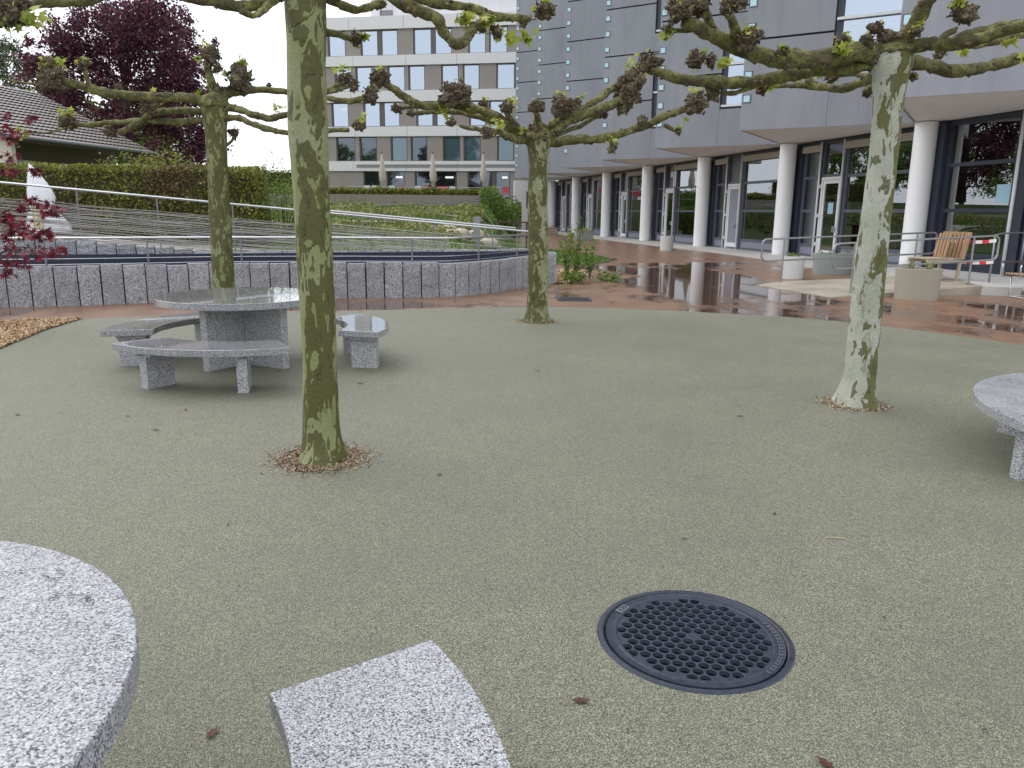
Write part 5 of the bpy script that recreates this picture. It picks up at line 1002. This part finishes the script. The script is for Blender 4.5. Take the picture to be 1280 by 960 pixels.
def planter(label, c, r0, r1, h, mat, sx=1.0, top='soil', n_pl=10, rim=.035, psize=.12):
    T = thing('planter', label, 'planter', (c[0], c[1], c[2]));
    MB().lathe([(r0, 0), (r0+(r1-r0)*.5, h*.5), (r1, h-.006), (r1-.006, h), (r1-rim, h), (r1-rim-.005, h-.08)], tuple(c), 48, sx=sx).build('pot', mat, T, smooth=True, auto=40)
    MB().lathe([(0, 0), (r1-rim, 0)], (c[0], c[1], c[2]+h-.05), 32, sx=sx).build('soil', M[top], T); C = []
    for _ in range(n_pl):
        a = random.random()*6.28; q = (r1-.08)*math.sqrt(random.random()); x, y = c[0]+q*math.cos(a)*sx, c[1]+q*math.sin(a); C += [(x+random.gauss(0, .03), y+random.gauss(0, .03), c[2]+h-.04+random.random()*psize) for _ in range(12)]
    if C: leafcloud('plants', C, .05, M['leaf_green'], T)
    return T
T = planter('large tan round planter with grass tufts beside the ramp railing', (7.82, 15.05, 0), .385, .41, .585, M['pot_tan'], top='gravel', n_pl=0)
for dx in (-.2, .17):
    for _ in range(22):
        a = random.random()*6.28; l_ = random.uniform(.12, .26); x, y = 7.82+dx+random.gauss(0, .03), 14.98+random.gauss(0, .05); MB().tube([(x, y, .53), (x+.4*l_*math.cos(a)*.6, y+.4*l_*math.sin(a)*.6, .53+l_*.7), (x+l_*.7*math.cos(a), y+l_*.7*math.sin(a), .53+l_)], [.004, .003, .001], 4).build('grass_blade', M['leaf_lime'], T)
planter('pale round planter inside the far ramp railing loop', (7.05, 19.7, 0), .26, .275, .55, M['pot_white'], n_pl=8)
planter('long oval grey green planter with pebbles before the notice door', (8.75, 21.35, 0), .33, .35, .56, M['pot_grey'], sx=1.65, top='gravel', n_pl=9)
planter('small white round planter alone on the path before the arcade', (6.75, 34.6, 0), .28, .29, .62, M['pot_white'], n_pl=0)
def trough(label, px0, px1, yb, yt, mat):
    a, c_ = atz(px0, yb), atz(px1, yb); Y = a.y; zt = atY((px0+px1)/2, yt, Y).z; T = thing('trough_planter', label, 'planter', ((a.x+c_.x)/2, Y, 0)); xm = (a.x+c_.x)/2; w_ = c_.x-a.x
    MB().prism([(a.x+.03, Y), (c_.x-.03, Y), (c_.x-.03, Y+.6), (a.x+.03, Y+.6)], 0, zt-.04).build('box', mat, T, bevel=.02); MB().box((xm, Y+.3, zt-.02), (w_, .66, .05)).build('rim', M['teak'], T)
    leafcloud('plants', [(xm+random.uniform(-.45, .45)*w_, Y+.3+random.gauss(0, .1), zt+random.random()*.2) for _ in range(60)], .07, M['leaf_green'], T)
trough('grey green trough planter with timber rim beyond the lawn stakes', 720, 741, 300, 288, M['pot_grey']); trough('brown timber trough planter at the far end of the arcade', 684, 697, 293, 285, M['teak_grey'])
# slatted wooden chair on the landing
wc = thing('wooden_chair', 'slatted teak lounge chair with tall back on the entrance landing', 'chair', (9.72, 17.65, .18)); c0 = Vector((9.72, 17.65, .178)); rz = R(14); ca, sa = math.cos(rz), math.sin(rz)
W_ = lambda x, y, z: (c0.x+x*ca-y*sa, c0.y+x*sa+y*ca, c0.z+z)
for y in (-.28, .28):
    for x, hgt in ((-.62, .42), (.12, .40)): MB().seg(W_(x, y, 0), W_(x+(.04 if x > 0 else 0), y, hgt), .05, .06, up=(1, 0, 0)).build('leg', M['teak_grey'], wc)
    MB().seg(W_(-.72, y, .42), W_(.2, y, .42), .04, .07).build('side_rail', M['teak_grey'], wc)
for k in range(8): MB().seg(W_(-.68+k*.11, -.31, .475), W_(-.68+k*.11, .31, .475), .09, .022).build('seat_slat', M['teak_grey'], wc)
for k in range(6):
    y = -.27+k*.108; MB().seg(W_(.16, y, .49), W_(.26, y, 1.02), .085, .024, up=(1, 0, 0)).build('back_slat', M['teak'], wc)
MB().seg(W_(.265, -.34, 1.02), W_(.265, .34, 1.02), .03, .07).build('top_rail', M['teak'], wc); MB().seg(W_(.20, -.34, .56), W_(.20, .34, .56), .03, .06).build('back_rail', M['teak'], wc)
MB().seg(W_(.14, -.36, .46), W_(.26, -.36, 1.05), .05, .06, up=(1, 0, 0)).build('back_post', M['teak'], wc); MB().seg(W_(.14, .36, .46), W_(.26, .36, 1.05), .05, .06, up=(1, 0, 0)).build('back_post', M['teak'], wc)
for k in range(4): MB().seg(W_(-.12, -.1+k*.09, .5), W_(-.02, -.1+k*.09, 1.02), .08, .022, up=(1, 0, 0)).build('folded_slat', M['teak'], wc)
# tubular chair with wooden seat
mc_ = thing('tubular_chair', 'chrome cantilever chair with tan seat on the pavement edge', 'chair', (9.95, 15.1, 0)); c0 = Vector((9.98, 15.25, .0)); rz = R(5); ca, sa = math.cos(rz), math.sin(rz)
for y in (-.25, .25):
    MB().tube([W_(-.02, y, .46), W_(.5, y, .44), W_(.56, y, .46), W_(.62, y, .9)], .013, 8).build('seat_tube', M['steel'], mc_, smooth=True)
    lp_ = [W_(-.25, y, .68), W_(-.27, y, .62), W_(-.26, y, .44), W_(-.24, y, .42), W_(-.06, y, .42)]; MB().tube(lp_, .013, 8).build('arm_tube', M['steel'], mc_, smooth=True)
    MB().tube([W_(-.05, y, .43), W_(-.05, y, .06), W_(-.01, y, .02), W_(.42, y, .02), W_(.46, y, .06), W_(.5, y, .66)], .014, 8).build('frame_tube', M['steel'], mc_, smooth=True); MB().seg(W_(-.28, y, .70), W_(.5, y, .70), .045, .03).build('armrest', M['darkarm'], mc_)
MB().tube([W_(-.03, -.25, .02), W_(-.03, .25, .02)], .013, 8).build('cross_tube', M['steel'], mc_)
MB().seg(W_(-.2, 0, .475), W_(.5, 0, .455), .5, .035).build('seat', M['teak'], mc_, bevel=.008); MB().seg(W_(.53, 0, .55), W_(.62, 0, .95), .46, .03, up=(1, 0, 0)).build('backrest', M['teak'], mc_, bevel=.008)
# ------------------------------------------------------------------ fallen leaves and bits on the paving
LS = [(-.5, 0), (-.35, .14), (-.2, .12), (-.1, .3), (.05, .18), (.25, .26), (.3, .1), (.55, .02), (.32, -.12), (.2, -.25), (.02, -.15), (-.15, -.28), (-.25, -.1)]
def dead_leaf(px, py, L, label, grp=None, curl=.3):
    p = atz(px, py, .012); a = random.random()*6.28; vs = [(p.x+L*(x*math.cos(a)-y*math.sin(a)), p.y+L*(x*math.sin(a)+y*math.cos(a)), .0125+L*curl*(y*y*2+x*x*.7)) for x, y in LS]; c_ = (p.x, p.y, .012); n = len(LS)
    b = MB(); b.add(vs+[c_], [(i, (i+1) % n, n) for i in range(n)]); o = b.build('fallen_leaf', M['dead_leaf']); tag(o, label, 'leaf', grp)
    s_ = o.modifiers.new('thick', 'SOLIDIFY'); s_.thickness = .0008
dead_leaf(726, 876, .055, 'curled red brown leaf lying near the corner of the pale granite bench'); dead_leaf(1033, 955, .06, 'red brown leaf lying beyond the manhole rim'); dead_leaf(265, 917, .055, 'brown leaf lying between the dry topped table and its bench')
for px, py, L in ((855, 673, .03), (1105, 772, .022), (1126, 783, .018), (550, 593, .04), (195, 537, .05), (22, 518, .05), (450, 479, .06), (672, 463, .05), (925, 520, .05), (285, 655, .022), (780, 735, .012), (1230, 912, .018), (850, 925, .012), (785, 912, .012), (910, 365, .06), (340, 862, .012), (120, 430, .05), (968, 642, .03), (232, 512, .04), (160, 520, .04)): dead_leaf(px, py, L, 'small dark dry leaf fragment lying on the green grey paving', 'leaf fragments on the paving')
p = atz(1045, 675); tag(MB().tube([(p.x-.05, p.y+.005, .012), (p.x, p.y, .014), (p.x+.045, p.y-.01, .012)], .0025, 5).build('straw_stalk', M['straw']), 'pale straw stalk lying on the paving near the pale barked tree', 'straw')
for px, py in ((90, 745), (105, 752), (72, 720)):
    p = atz(px, py, .71); b = MB()
    for _ in range(7): a = random.random()*6.28; q = (p.x+random.gauss(0, .02), p.y+random.gauss(0, .012), .7125); b.tube([q, (q[0]+.02*math.cos(a), q[1]+.02*math.sin(a), .7135)], .0008, 4)
    tag(b.build('dry_twiglets', M['eave']), 'few dark dry twiglets lying on the dry speckled table top', 'twig', 'twiglets on the near table', 'stuff')
